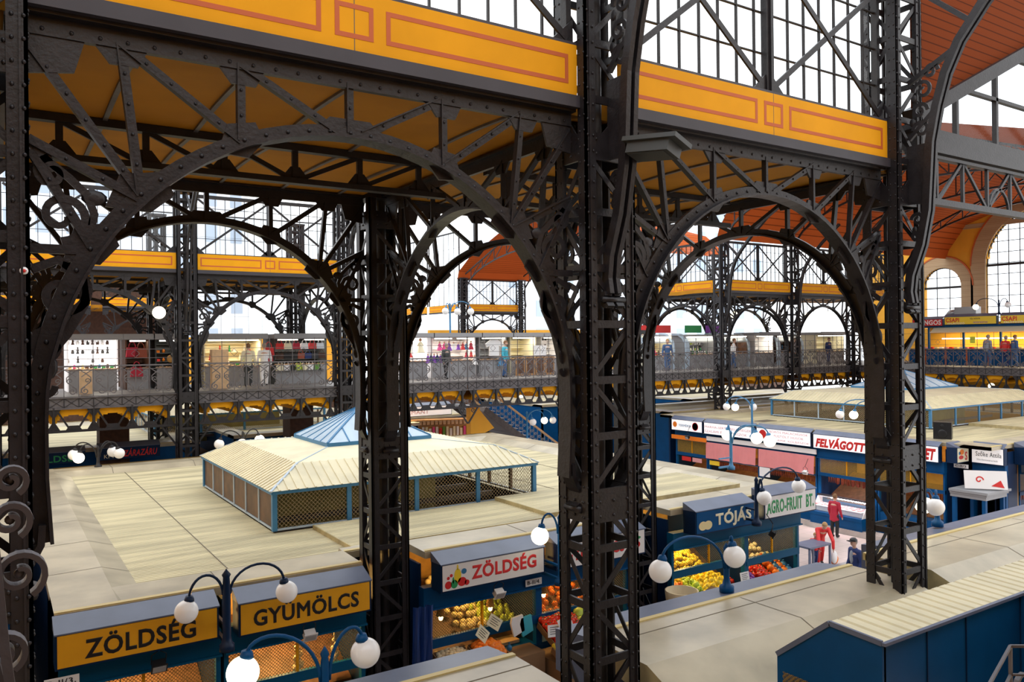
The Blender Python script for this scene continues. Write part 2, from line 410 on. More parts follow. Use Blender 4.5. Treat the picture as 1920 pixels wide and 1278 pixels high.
# floodlight box
t = thing('floodlight', 'grey floodlight box fixed to the middle iron column under the yellow frieze', 'floodlight', (XC(1)+.02, 6.5, 9.72), rot=(math.radians(-6), math.radians(-14), math.radians(-165)))
b = MB(); b.box(-.13, .13, .03, .55, -.15, -.03); b.box(-.17, .17, -.02, .64, -.03, .02); b.build('housing', 'grey_dark', t)
b = MB(); b.poly([(-.11, .05, -.155), (.11, .05, -.155), (.11, .5, -.155), (-.11, .5, -.155)], .01, (0, 0, 1)); b.build('lens', 'grey_dark', t)
b = MB(); b.box(-.03, .03, -.12, 0, -.05, 0); b.build('mounting_arm', 'iron', t)

# ---------------------------------------------------------------- arch trusses
def bolt_row(b, pts, y): 
    for p in pts: b.ball((p[0], y, p[1]), .02, 5, 0, 1, .6, 1)
def make_truss(label, loc, rz=0, half=2.6, fine=True, group='riveted iron arch trusses'):
    t = thing('arch_truss', label, 'truss', loc, rz, group)
    R = half; cz = 7.05; S = half/2.6
    A = lambda a: (R*.985*math.cos(a), 7.05+2.53*math.sin(a))
    rib = [(-R+.07, 6.1)]+[(-R+.04, 6.6)]+[A(PI-PI*i/40) for i in range(41)]+[(R-.04, 6.6), (R-.07, 6.1)]
    b = MB(); b.strip([(x, 0, z) for x, z in rib], .12, .05)
    b.strip([(x*.975, 0, z-.05 if abs(x) < R-.1 else z) for x, z in rib], .025, .22)
    if fine:
        for i in range(2, 42): x, z = rib[i]; b.ball((x, -.028, z), .02, 5, 0, 1, .6, 1)
    b.build('arch_rib', 'iron', t)
    b = MB(); b.box(-R, R, -.03, .03, 10.0, 10.16); b.box(-R, R, -.12, .12, 10.14, 10.17)
    if fine:
        for i in range(26): b.ball((-R+.1+i*.2*S, -.034, 10.05), .018, 5, 0, 1, .6, 1)
    b.build('top_chord', 'iron', t)
    T = lambda x: (x*S, 10.05)
    N = {'a': A(math.radians(135)), 'b': A(math.radians(113)), 'c': A(PI/2), 'd': A(math.radians(148)), 's': A(math.radians(168))}
    mems = []
    for s in (-1, 1):
        m = lambda p: (-s*p[0], p[1]) if s > 0 else p
        L = [((-R, 9.95), N['a']), ((-R, 9.2), (N['a'][0]-.02, N['a'][1]-.03)), (T(-1.95), N['a']), (T(-1.95), N['b']), (T(-1.0), N['b']), (T(-1.0), (N['c'][0]-.12, N['c'][1])), ((-R, 9.15), N['d'])]
        mems += [(m(p), m(q)) for p, q in L]
    mems.append((T(0), N['c']))
    for i, (p, q) in enumerate(mems):
        b = MB(); p = Vector((p[0], 0, p[1])); q = Vector((q[0], 0, q[1]))
        b.bar(p, q, .075, .02); d = (q-p).normalized(); a = Vector((-d.z, 0, d.x))*.03
        b.bar(p-a, q-a, .014, .075)
        if fine:
            L = (q-p).length; n = int(L/.22)
            for k in range(1, n): 
                c = p.lerp(q, k/n); b.ball((c.x, -.016, c.z), .015, 5, 0, 1, .6, 1)
        b.build('strut', 'iron', t)
    for s in (-1, 1):
        for key, w, h in (('a', .26, .20), ('b', .20, .18), ('d', .2, .2)):
            x, z = N[key]; b = MB(); x = x*(-s)*-1 if s > 0 else x; x = -N[key][0] if s > 0 else N[key][0]
            b.poly([(x-w, 0, z-.12), (x-w*.6, 0, z+h*.75), (x+w*.6, 0, z+h), (x+w, 0, z+.02), (x+w*.3, 0, z-.14)] if s < 0 else [(x+w, 0, z-.12), (x+w*.6, 0, z+h*.75), (x-w*.6, 0, z+h), (x-w, 0, z+.02), (x-w*.3, 0, z-.14)], .03, (0, 1, 0))
            b.build('gusset_plate', 'iron', t)
        for x in (-1.95, -1.0):
            xx = x*S*(-s) if s > 0 else x*S; xx = -x*S if s > 0 else x*S
            b = MB(); b.poly([(xx-.22, 0, 10.05), (xx+.22, 0, 10.05), (xx+.13, 0, 9.87), (xx-.08, 0, 9.87)], .03, (0, 1, 0)); b.build('gusset_plate', 'iron', t)
        b = MB(); xx = s*R; b.poly([(xx, 0, 10.1), (xx-s*.42, 0, 10.1), (xx-s*.32, 0, 9.75), (xx, 0, 9.7)], .03, (0, 1, 0)); b.build('gusset_plate', 'iron', t)
    b = MB(); x, z = N['c']; b.poly([(x-.36, 0, z-.03), (x-.2, 0, z+.13), (x+.2, 0, z+.13), (x+.36, 0, z-.03)], .03, (0, 1, 0)); b.build('gusset_plate', 'iron', t)
    # spandrel scrolls between the column and the arch foot
    P = lambda x, z: (x, 0, z)
    for s in (-1, 1):
        b = MB(); e = s*R
        def sc(c, r, tn, a, sg, w=.06): b.strip(spiral((e-s*c[0], c[1]), r, tn, a if s < 0 else PI-a, P, 26 if fine else 14, sg if s < 0 else -sg), lambda u: w*(1-.35*u), .025)
        b.bar(P(e, 8.36), P(e-s*.5, 8.36), .07, .05)
        sc((.22, 8.62), .20, 1.25, -PI/2, 1, .07); sc((.16, 8.95), .12, 1.1, PI/2, 1)
        b.strip([P(e-s*x, z) for x, z in ((.05, 9.15), (.12, 9.05), (.28, 8.92), (.4, 8.8), (.45, 8.65), (.42, 8.5), (.33, 8.4))], .06, .025)
        b.ball(P(e-s*.45, 8.78), .08, 8, 0, 1.2, .2, .8)
        sc((.22, 8.02), .21, 1.2, PI/2, -1, .08); sc((.12, 7.6), .13, 1.2, PI/2, 1, .07); sc((.08, 7.3), .09, 1.1, 0, -1, .05)
        b.strip([P(e-s*x, z) for x, z in ((.02, 8.2), (.2, 8.28), (.36, 8.15), (.38, 7.95), (.25, 7.7), (.1, 7.5), (.04, 7.1))], .07, .025)
        b.ball(P(e-s*.2, 7.82), .1, 8, 0, 1, .15, 1.3); b.ball(P(e-s*.12, 7.45), .07, 8, 0, 1, .15, 1.5)
        b.build('scrollwork', 'iron', t)
        b = MB(); b.strip([P(e-s*x, z) for x, z in ((.07, 6.25), (.06, 6.1), (.0, 5.98), (-.06, 5.9), (-.05, 5.8), (.03, 5.76))], .05, .2)
        b.tube([(e-s*.0, -.14, 5.74), (e-s*.0, .14, 5.74)], .04, 8); b.build('foot_curl', 'iron', t)
    return t
bay = lambda k: XC(k)+2.95
tr = make_truss('nearest iron arch truss under the yellow frieze, framing the gallery at the left', (bay(0), 7.12, 0))
dup(tr, (bay(1), 7.12, 0), label='iron arch truss of the second near bay, framing the butcher signs')
trf = make_truss('iron arch truss behind the nearest one, spanning over the big beige roof', (bay(0), 13.1, 0), fine=False)
dup(trf, (bay(1), 13.1, 0), label='iron arch truss behind the middle column, framing the bridge and its stalls')
YT = 10.11
ty = make_truss('iron arch truss running inward from the middle column under the yellow ceiling', (XC(1), YT, 0), PI/2, 2.68, False)
dup(ty, (XC(2), YT, 0), label='iron arch truss running inward from the column by the butcher sign')
dup(ty, (XC(0), YT, 0), label='iron arch truss running inward from the left edge column')
for x, y, l in ((bay(0), 30.1, 'distant iron arch truss over the white shelf souvenir stall'), (bay(1), 30.1, 'distant iron arch truss over the handbag stall'),
                (36.15, 30.1, 'distant iron arch truss over the silver barrel stalls'), (42.05, 30.1, 'distant iron arch truss over the last far gallery stalls'),
                (bay(0), 36.1, 'iron arch truss behind the white shelf stall'), (bay(1), 36.1, 'iron arch truss behind the handbag stall'), (36.15, 36.1, 'iron arch truss behind the silver barrel stalls'), (42.05, 36.1, 'iron arch truss behind the last gallery stalls'),
                (36.45, 59, 'remote iron arch truss across the crossing'), (bay(0), 59, 'remote iron arch truss glimpsed through the left arch'), (bay(1), 59, 'remote iron arch truss glimpsed left of the white window')):
    dup(trf, (x, y, 0), label=l)
for x, l in ((XC(1), 'distant inward iron arch truss above the souvenir stalls'), (XC(2), 'distant inward iron arch truss above the handbag stall'), (33.2, 'distant inward iron arch truss at the corner of the far right block'), (39.1, 'distant inward iron arch truss inside the far right block')):
    dup(ty, (x, 33.1, 0), label=l)

# ---------------------------------------------------------------- friezes
def make_frieze(label, loc, rz=0, w=5.2):
    t = thing('frieze_panel', label, 'frieze', loc, rz, 'yellow painted friezes above the arches')
    h = w/2; b = MB(); b.box(-h, h, -.02, .12, 10.3, 10.87)
    b.box(-.004, .004, -.0215, -.02, 10.3, 10.87, 2)
    def rect(x0, x1, z0, z1):
        k = .045
        for a in ((x0, x1, z0, z0+k), (x0, x1, z1-k, z1), (x0, x0+k, z0+k, z1-k), (x1-k, x1, z0+k, z1-k)): b.box(a[0], a[1], -.023, -.02, a[2], a[3], 1)
    rect(-h+.12, -.32, 10.43, 10.75); rect(-.19, .19, 10.43, 10.75); rect(.32, h-.12, 10.43, 10.75)
    b.build('painted_board', ['yellow', 'frieze_red', 'seam'], t)
    b = MB(); b.box(-h, h, -.07, .12, 10.17, 10.3); b.box(-h, h, -.02, .12, 10.87, 10.9); b.build('cornice_beam', 'cornice', t)
    return t
fr = make_frieze('big yellow frieze with red outlined panels over the nearest arch', (bay(0), 7.0, 0))
dup(fr, (bay(1), 7.0, 0), label='yellow frieze right of the middle column below the tall windows')
for x, y, l in ((bay(0), 29.95, 'distant yellow frieze left of the far iron column'), (bay(1), 29.95, 'distant yellow frieze right of the far iron column'),
                (36.15, 29.95, 'distant orange yellow frieze above the silver barrel stalls'), (42.05, 29.95, 'distant yellow frieze above the last gallery arch'), (48, 29.95, 'distant yellow frieze half hidden by the right column'),
                (36.45, 58.9, 'remote yellow frieze under the cross braced window'), (bay(0), 58.9, 'remote yellow frieze seen under the left far arch'), (bay(1), 58.9, 'remote yellow frieze seen beside the lit wall lamp'), (bay(0), 36, 'yellow frieze behind the white shelf stall'), (bay(1), 36, 'yellow frieze behind the handbag stall')):
    dup(fr, (x, y, 0), label=l)
dup(fr, (33.05, 33.1, 0), rz=-PI/2, label='yellow frieze on the side of the far right block, left of its corner column')
for y in (62, 67.9): dup(fr, (33.2, y, 0), rz=-PI/2, label='remote yellow frieze receding beside the triple globe lamp' if y < 65 else 'remotest yellow frieze by the tall bright windows')

# ---------------------------------------------------------------- clerestory windows
def make_window(name, loc, rz=0, w=5.2, z0=10.9, z1=12.9, brace=True, dx=.34, dz=.55):
    t = bpy.data.objects.new(name, None); COL.objects.link(t); t.location = loc; t.rotation_euler = (0, 0, rz); t['kind'] = 'structure'
    h = w/2; b = MB()
    n = round(w/dx)
    for i in range(n+1): x = -h+w*i/n; b.box(x-.009, x+.009, -.02, .02, z0, z1)
    z = z0
    while z < z1: b.box(-h, h, -.018, .018, z-.008, z+.008); z += dz
    b.build('window_bars', 'iron_dark', t)
    b = MB(); b.box(-h, h, -.05, .05, z1, z1+.12); b.box(-h-.02, -h+.05, -.05, .05, z0, z1); b.box(h-.05, h+.02, -.05, .05, z0, z1); b.build('window_frame', 'iron_dark', t)
    b = MB(); b.quad((-h, .03, z0), (h, .03, z0), (h, .03, z1), (-h, .03, z1)); b.build('window_glass', 'glass', t)
    if brace:
        b = MB(); b.box(-.07, .07, -.13, -.03, z0, z1); b.box(-.02, .02, -.16, -.03, z0, z1); b.build('window_post', 'iron', t)
        for s in (-1, 1):
            b = MB()
            b.bar((s*.05, -.09, z0+.05), (s*(h-.08), -.09, z1-.05), .075, .03); b.bar((s*.05, -.10, z1-.05), (s*(h-.08), -.10, z0+.05), .075, .03)
            b.poly([(s*.02, -.09, z0), (s*.32, -.09, z0), (s*.02, -.09, z0+.28)], .03, (0, 1, 0)); b.poly([(s*(h), -.09, z0), (s*(h-.3), -.09, z0), (s*h, -.09, z0+.28)], .03, (0, 1, 0))
            b.build('window_brace', 'iron', t)
    return t
def wdup(t, name, loc, rz=0):
    c = dup(t, loc, rz); c.name = name; return c
w1 = make_window('window_1', (bay(0), 7.15, 0))
wdup(w1, 'window_2', (bay(1), 7.15, 0))
k = 3
for x, y in ((bay(0), 30.15), (bay(1), 30.15), (36.15, 30.15), (42.05, 30.15), (48, 30.15), (36.45, 59.1), (bay(0), 59.1), (bay(1), 59.1)):
    wdup(w1, 'window_%d' % k, (x, y, 0)); k += 1
wdup(w1, 'window_11', (33.1, 33.1, 0), -PI/2)
wtall = make_window('window_12', (33.3, 62, 0), -PI/2, 5.6, 10.9, 17, False, .9, 1.6)
wdup(wtall, 'window_13', (33.3, 67.9, 0), -PI/2)
wbig = make_window('window_14', (22.5, 80, 0), 0, 21, 8.5, 20, False, 1.3, 1.9)

# ---------------------------------------------------------------- aisle ceilings and beams
def aisle_ceiling(name, x0, x1, y0, y1):
    b = MB(); ny = 16; half = (y1-y0)/2
    pts = []
    for i in range(2*ny+1):
        y = y0+half*i/ny; u = (i % ny)/ny if i < 2*ny else 0
        pts.append((y, 10.17+.05*math.sin(PI*u)))
    for (ya, za), (yb, zb) in zip(pts[:-1], pts[1:]):
        b.add([(x0, ya, za), (x1, ya, za), (x1, yb, zb), (x0, yb, zb), (x0, ya, za+.2), (x1, ya, za+.2), (x1, yb, zb+.2), (x0, yb, zb+.2)], [(0, 3, 2, 1), (4, 5, 6, 7), (0, 1, 5, 4), (3, 7, 6, 2), (0, 4, 7, 3), (1, 2, 6, 5)])
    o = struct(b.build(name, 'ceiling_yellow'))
    b = MB(); n = int((x1-x0)/.97)
    for i in range(n+1):
        x = x0+.3+i*.97
        if x > x1: break
        b.strip([(x, y, z-.015) for y, z in pts], .03, .05, (1, 0, 0))
    b.build('ceiling_ribs', 'iron_grey', o)
    return o
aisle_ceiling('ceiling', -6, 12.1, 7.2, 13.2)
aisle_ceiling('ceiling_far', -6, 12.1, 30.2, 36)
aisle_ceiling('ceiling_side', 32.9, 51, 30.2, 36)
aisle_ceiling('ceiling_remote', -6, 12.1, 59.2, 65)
def make_beam(label, loc):
    t = thing('ceiling_beam', label, 'beam', loc, 0, 'lattice beams under the yellow ceiling')
    b = MB(); b.box(-2.6, 2.6, -.06, .06, 10.08, 10.17); b.build('upper_chord', 'iron_dark', t)
    b = MB(); b.box(-2.6, 2.6, -.07, .07, 9.66, 9.73); b.build('lower_chord', 'iron_dark', t)
    for i in range(6):
        x = -2.2+i*.88; b = MB(); b.bar((x, 0, 9.7), (x, 0, 10.1), .075, .05); b.poly([(x-.2, 0, 9.7), (x+.2, 0, 9.7), (x+.06, 0, 9.88), (x-.06, 0, 9.88)], .03, (0, 1, 0)); b.build('strut', 'iron_dark', t)
        if i < 5:
            b = MB(); b.bar((x, 0, 10.1) if i < 3 else (x, 0, 9.7), (x+.88, 0, 9.7) if i < 3 else (x+.88, 0, 10.1), .06, .04); b.build('diagonal', 'iron_dark', t)
    return t
bm = make_beam('lattice beam halfway across the ceiling of the nearest bay', (bay(0), 10.1, 0))
dup(bm, (bay(1), 10.1, 0), label='lattice beam halfway across the ceiling of the second bay')
for x, l in ((bay(0), 'distant lattice beam above the white shelf stall'), (bay(1), 'distant lattice beam above the handbag stall'), (36.15, 'distant lattice beam above the silver barrel stalls')):
    dup(bm, (x, 33.1, 0), label=l)

# ---------------------------------------------------------------- crossing: girder, gable window, orange roofs, end wall
b = MB(); b.box(12.1, 33, 7.0, 7.35, 10.58, 10.95); t = thing('crossing_girder', 'deep dark girder right of the last column, crossing below the gable window', 'girder', (22, 7.1, 10)); q = b.build('web_plate', 'iron', t, (-22, -7.1, -10))
b = MB(); b.box(-9.9, 11, -.06, .06, -.25, -.15); b.box(-9.9, 11, -.06, .06, .5, .55); b.build('lower_chord', 'iron', t)
for i in range(26):
    x = -9.9+i*.8; b = MB(); b.bar((x, 0, -.2), (x, 0, .55), .05, .05); b.bar((x, 0, -.2 if i % 2 else .55), (x+.8, 0, .55 if i % 2 else -.2), .05, .04)
    if i % 3 == 0: b.strip([(x+.4+.35*math.cos(a), 0, -.2+.4*math.sin(a)) for a in [PI*j/8 for j in range(9)]], .04, .04)
    b.build('strut', 'iron', t)
t = bpy.data.objects.new('window_15', None); COL.objects.link(t); t['kind'] = 'structure'
GL = lambda x: 10.97+.47*(x-12.1) if x < 22.5 else 10.97+.47*(32.9-x)
b = MB()
for i in range(16):
    x = 12.3+i*1.32
    if x < 32.8: b.box(x-.035, x+.035, 7.12, 7.2, 10.95, GL(x))
for j in range(1, 6):
    z = 10.95+j*.85; x = 12.1+(z-10.97)/.47; b.box(x, 45-x-.0, 7.12, 7.2, z-.03, z+.03)
b.build('window_bars', 'iron', t)
b = MB(); b.quad((12.1, 7.16, 10.95), (32.9, 7.16, 10.95), (32.9, 7.16, 11), (22.5, 7.16, 15.86)); b.build('window_glass', 'glass', t)
b = MB(); b.strip([(12.05, 7.0, 11.05), (22.5, 7.0, 15.96), (32.95, 7.0, 11.05)], .22, .3)
b.build('window_frame', 'iron', t)
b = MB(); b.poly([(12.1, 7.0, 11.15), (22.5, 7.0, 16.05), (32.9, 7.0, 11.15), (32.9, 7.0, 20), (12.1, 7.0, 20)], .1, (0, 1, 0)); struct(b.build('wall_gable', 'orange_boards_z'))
for j, (y, l) in enumerate(((2.2, 'near lattice roof truss under the orange boards at the upper right'), (4.6, 'lattice roof truss under the orange boards beside the gable window'))):
    t = thing('roof_truss', l, 'truss', (22.5, y, 13), 0, 'roof trusses under the orange boards')
    b = MB(); b.bar((-10.3, 0, -2.1), (0, 0, 2.8), .12, .1); b.bar((10.3, 0, -2.1), (0, 0, 2.8), .12, .1); b.build('upper_chord', 'iron', t)
    b = MB(); b.strip([(-10.3, 0, -2.6), (-8, 0, -1.8), (-5, 0, -.6), (-2, 0, .7), (0, 0, 1.2), (2, 0, .7), (5, 0, -.6), (8, 0, -1.8), (10.3, 0, -2.6)], .1, .1); b.build('lower_chord', 'iron', t)
    for i in range(9):
        x = -9+i*1.0; b = MB(); b.bar((x, 0, -2.1+(x+10.3)*.475), (x+.5, 0, -2.45+(x+10.8)*.385), .05, .05); b.bar((x+.5, 0, -2.45+(x+10.8)*.385), (x+1, 0, -2.1+(x+11.3)*.475), .05, .05); b.build('strut', 'iron', t)
def sweep_x(name, prof, x0, x1, m):   # profile in y,z swept along x
    b = MB()
    for (ya, za), (yb, zb) in zip(prof[:-1], prof[1:]): b.add([(x0, ya, za), (x1, ya, za), (x1, yb, zb), (x0, yb, zb)], [(0, 1, 2, 3)])
    return struct(b.build(name, m))
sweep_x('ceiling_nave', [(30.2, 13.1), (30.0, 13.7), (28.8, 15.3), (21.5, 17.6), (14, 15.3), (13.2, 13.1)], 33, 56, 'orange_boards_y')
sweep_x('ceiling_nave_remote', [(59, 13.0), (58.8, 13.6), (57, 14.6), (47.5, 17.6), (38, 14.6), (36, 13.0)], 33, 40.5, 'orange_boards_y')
def nave_truss(label, x, yc, hw, ze, zr, axis='y'):
    t = thing('roof_truss', label, 'truss', (x, yc, ze), 0, 'distant roof trusses under orange boards')
    b = MB(); b.bar((0, -hw, 0), (0, 0, zr-ze-.15), .1, .09, (1, 0, 0)); b.bar((0, hw, 0), (0, 0, zr-ze-.15), .1, .09, (1, 0, 0)); b.build('upper_chord', 'iron', t)
    b = MB(); b.strip([(0, hw*math.cos(a), -1.6+2.9*math.sin(a)) for a in [PI*i/16 for i in range(17)]], .1, .08, (1, 0, 0)); b.build('arched_chord', 'iron', t)
    for i in range(12):
        u = -hw+hw*2*(i+.5)/12; zt = (zr-ze-.15)*(1-abs(u)/hw); zb = -1.6+2.9*math.sqrt(max(0, 1-(u/hw)**2)); u2 = u+hw/6*(1 if u < 0 else -1)
        b = MB(); b.bar((0, u, zb), (0, u, zt), .05, .05, (1, 0, 0)); b.bar((0, u, zb), (0, u2, (zr-ze-.15)*(1-abs(u2)/hw)), .05, .05, (1, 0, 0)); b.build('strut', 'iron', t)
    for s in (-1, 1):
        b = MB(); b.tube([(0, s*hw*.99, -1.5), (0, s*hw*.97, -2.6), (0, s*hw, -3.2)], .05, 6); b.build('foot', 'iron', t)
    return t
for x, l in ((33.3, 'distant roof truss at the mouth of the far right nave'), (39.1, 'distant roof truss over the far right gallery'), (45, 'distant roof truss close to the brick arched end windows'), (51, 'roof truss nearest the yellow end wall')):
    nave_truss(l, x, 21.6, 8.3, 14.3, 17.5)
for x, l in ((33.5, 'remote roof truss above the cross braced window'), (39.4, 'remote roof truss behind the cross braced window bay')):
    nave_truss(l, x, 47.5, 11, 13.4, 17.5)

# yellow end wall with brick arched windows
def endwall(X):
    wins = ((30.5, 1.35, 8.2, 11.15), (24.1, 3.45, 8.2, 12.45), (17.7, 1.35, 8.2, 11.15))
    top = lambda y: min(17.5, 15.4+.25*max(0, 30.8-y)) if y > 21.5 else min(17.5, 15.4+.25*max(0, y-12))
    b = MB(); y = 12.0
    while y < 36:
        y2 = y+.15; ym = y+.075; z0 = 0; segs = []; hit = None
        for c, r, zb, zs in wins:
            if abs(ym-c) < r: hit = (zb, zs+math.sqrt(r*r-(ym-c)**2))
        if hit: b.box(X, X+.4, y, y2, 0, hit[0]); b.box(X, X+.4, y, y2, hit[1], top(ym))
        else: b.box(X, X+.4, y, y2, 0, top(ym))
        y = y2
    w = struct(b.build('wall_end', 'wall_yellow'))
    for n, (c, r, zb, zs) in enumerate(wins):
        wd = .95 if r > 2 else .8
        b = MB(); a = [(c+(r+wd/2)*math.cos(PI*i/24), zs+(r+wd/2)*math.sin(PI*i/24)) for i in range(25)]
        b.strip([(X-.04, c+r+wd/2, zb)]+[(X-.04, p, q) for p, q in a]+[(X-.04, c-r-wd/2, zb)], wd, .1, (1, 0, 0)); b.build('brick_surround', 'brick_courses', w)
        b = MB(); a = [(c+(r+wd)*math.cos(PI*i/24), zs+(r+wd)*math.sin(PI*i/24)) for i in range(25)]
        b.strip([(X-.06, p, q) for p, q in a], .09, .12, (1, 0, 0), 0); b.build('painted_line', 'frieze_red', w)
        t = bpy.data.objects.new('window_%d' % (16+n), None); COL.objects.link(t); t['kind'] = 'structure'
        b = MB(); nn = int(2*r/.68)
        for i in range(nn+1):
            y = c-r+2*r*i/nn
            if abs(y-c) < r-.01 or True:
                zt = zs+math.sqrt(max(0, r*r-(y-c)**2)); b.box(X+.15, X+.2, y-.02, y+.02, zb, zt)
        z = zb
        while z < zs+r:
            hw = r if z < zs else math.sqrt(max(0, r*r-(z-zs)**2)); b.box(X+.15, X+.2, c-hw, c+hw, z-.02, z+.02); z += .72
        b.box(X+.1, X+.25, c-r, c+r, zs-.12, zs+.03)
        b.strip([(X+.18, c+(r-.03)*math.cos(PI*i/24), zs+(r-.03)*math.sin(PI*i/24)) for i in range(25)], .06, .1, (1, 0, 0))
        b.build('window_bars', 'iron_dark', t)
    b = MB(); b.box(X-.05, X+.1, 25, 31.5, 15.0, 15.3); b.bar((X-.02, 30.9, 15.3), (X-.02, 27.5, 16.3), .35, .1, (1, 0, 0)); b.build('brick_band', 'brick_courses', w)
    return w
endwall(56)
b = MB(); b.box(12, 33, 80.5, 81, 0, 8.4); struct(b.build('wall_remote', 'wall_yellow'))
b = MB(); b.box(-6, 12, 65, 65.4, 0, 12.9); struct(b.build('wall_far', 'brick_dark'))
b = MB(); b.box(-9, 60, 47, 47.3, 0, 5.4); struct(b.build('wall_far_lower', 'wood_dark'))
b = MB(); b.box(33.4, 60, 65, 65.4, 0, 8.8); struct(b.build('wall_far_side', 'wall_yellow'))
# pale apartment house outside
def outside(label, x0, x1, y, h, nx, nz):
    t = thing('apartment_house', label, 'building', (x0, y, 0), 0)
    b = MB(); b.box(0, x1-x0, 0, 10, 0, h); b.build('facade', 'building', t)
    b = MB(); b.box(-.4, x1-x0+.4, -.5, 0, h-1, h); b.build('roof_ledge', 'building', t)
    W_ = (x1-x0)/nx
    me = MB(); me.box(0, W_*.45, -.1, .05, 0, 2.4); me = me.mesh('pane', 'building_window')
    for i in range(nx):
        for j in range(nz): inst('window_pane', me, t, (W_*(i+.28), 0, 3+j*4.2))
outside('pale house outside the far clerestory windows at the left', -14, 26, 98, 33, 14, 7)
outside('pale tall house outside, seen through the upper right windows', 62, 120, 98, 50, 12, 10)

# ---------------------------------------------------------------- enclosure on the camera's side: the gallery the picture is taken from
b = MB(); b.box(-9, 20, -4.4, -4, 0, 14); struct(b.build('wall_front', 'wall_yellow'))
b = MB(); b.box(-9.4, -9, -4.4, 31, 0, 14); struct(b.build('wall_left', 'wall_yellow'))
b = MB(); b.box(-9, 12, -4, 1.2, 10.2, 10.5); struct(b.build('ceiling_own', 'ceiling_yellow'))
b = MB(); b.box(-9, 14, -4, .6, 5.8, 5.95); struct(b.build('floor_own_gallery', 'gallery_floor'))
# ---------------------------------------------------------------- floors
b = MB(); b.box(-12, 62, -3, 84, -.1, 0); o = struct(b.build('floor', 'floor_tiles'))
b = MB(); b.box(17.7, 27.7, 13.7, 13.95, 0, .006); b.box(17.7, 27.7, 16.4, 16.65, 0, .006); b.build('floor_strip', 'grey', o)
for n, (x0, x1, y0, y1) in {'floor_gallery': (-6, 12.1, 30.3, 36.2), 'floor_bridge': (12.1, 33, 30.3, 33.9), 'floor_gallery_side': (33, 56, 30.3, 36.2), 'floor_gallery_end': (45.3, 56, 13, 30.3)}.items():
    b = MB(); b.box(x0, x1, y0, y1, 5.75, 5.95); struct(b.build(n, 'gallery_floor'))
    if n != 'floor_gallery_end':
        b = MB(); b.box(x0, x1, y1-.1, y1, 5.2, 5.75); struct(b.build('trim_'+n[6:], 'yellow'))

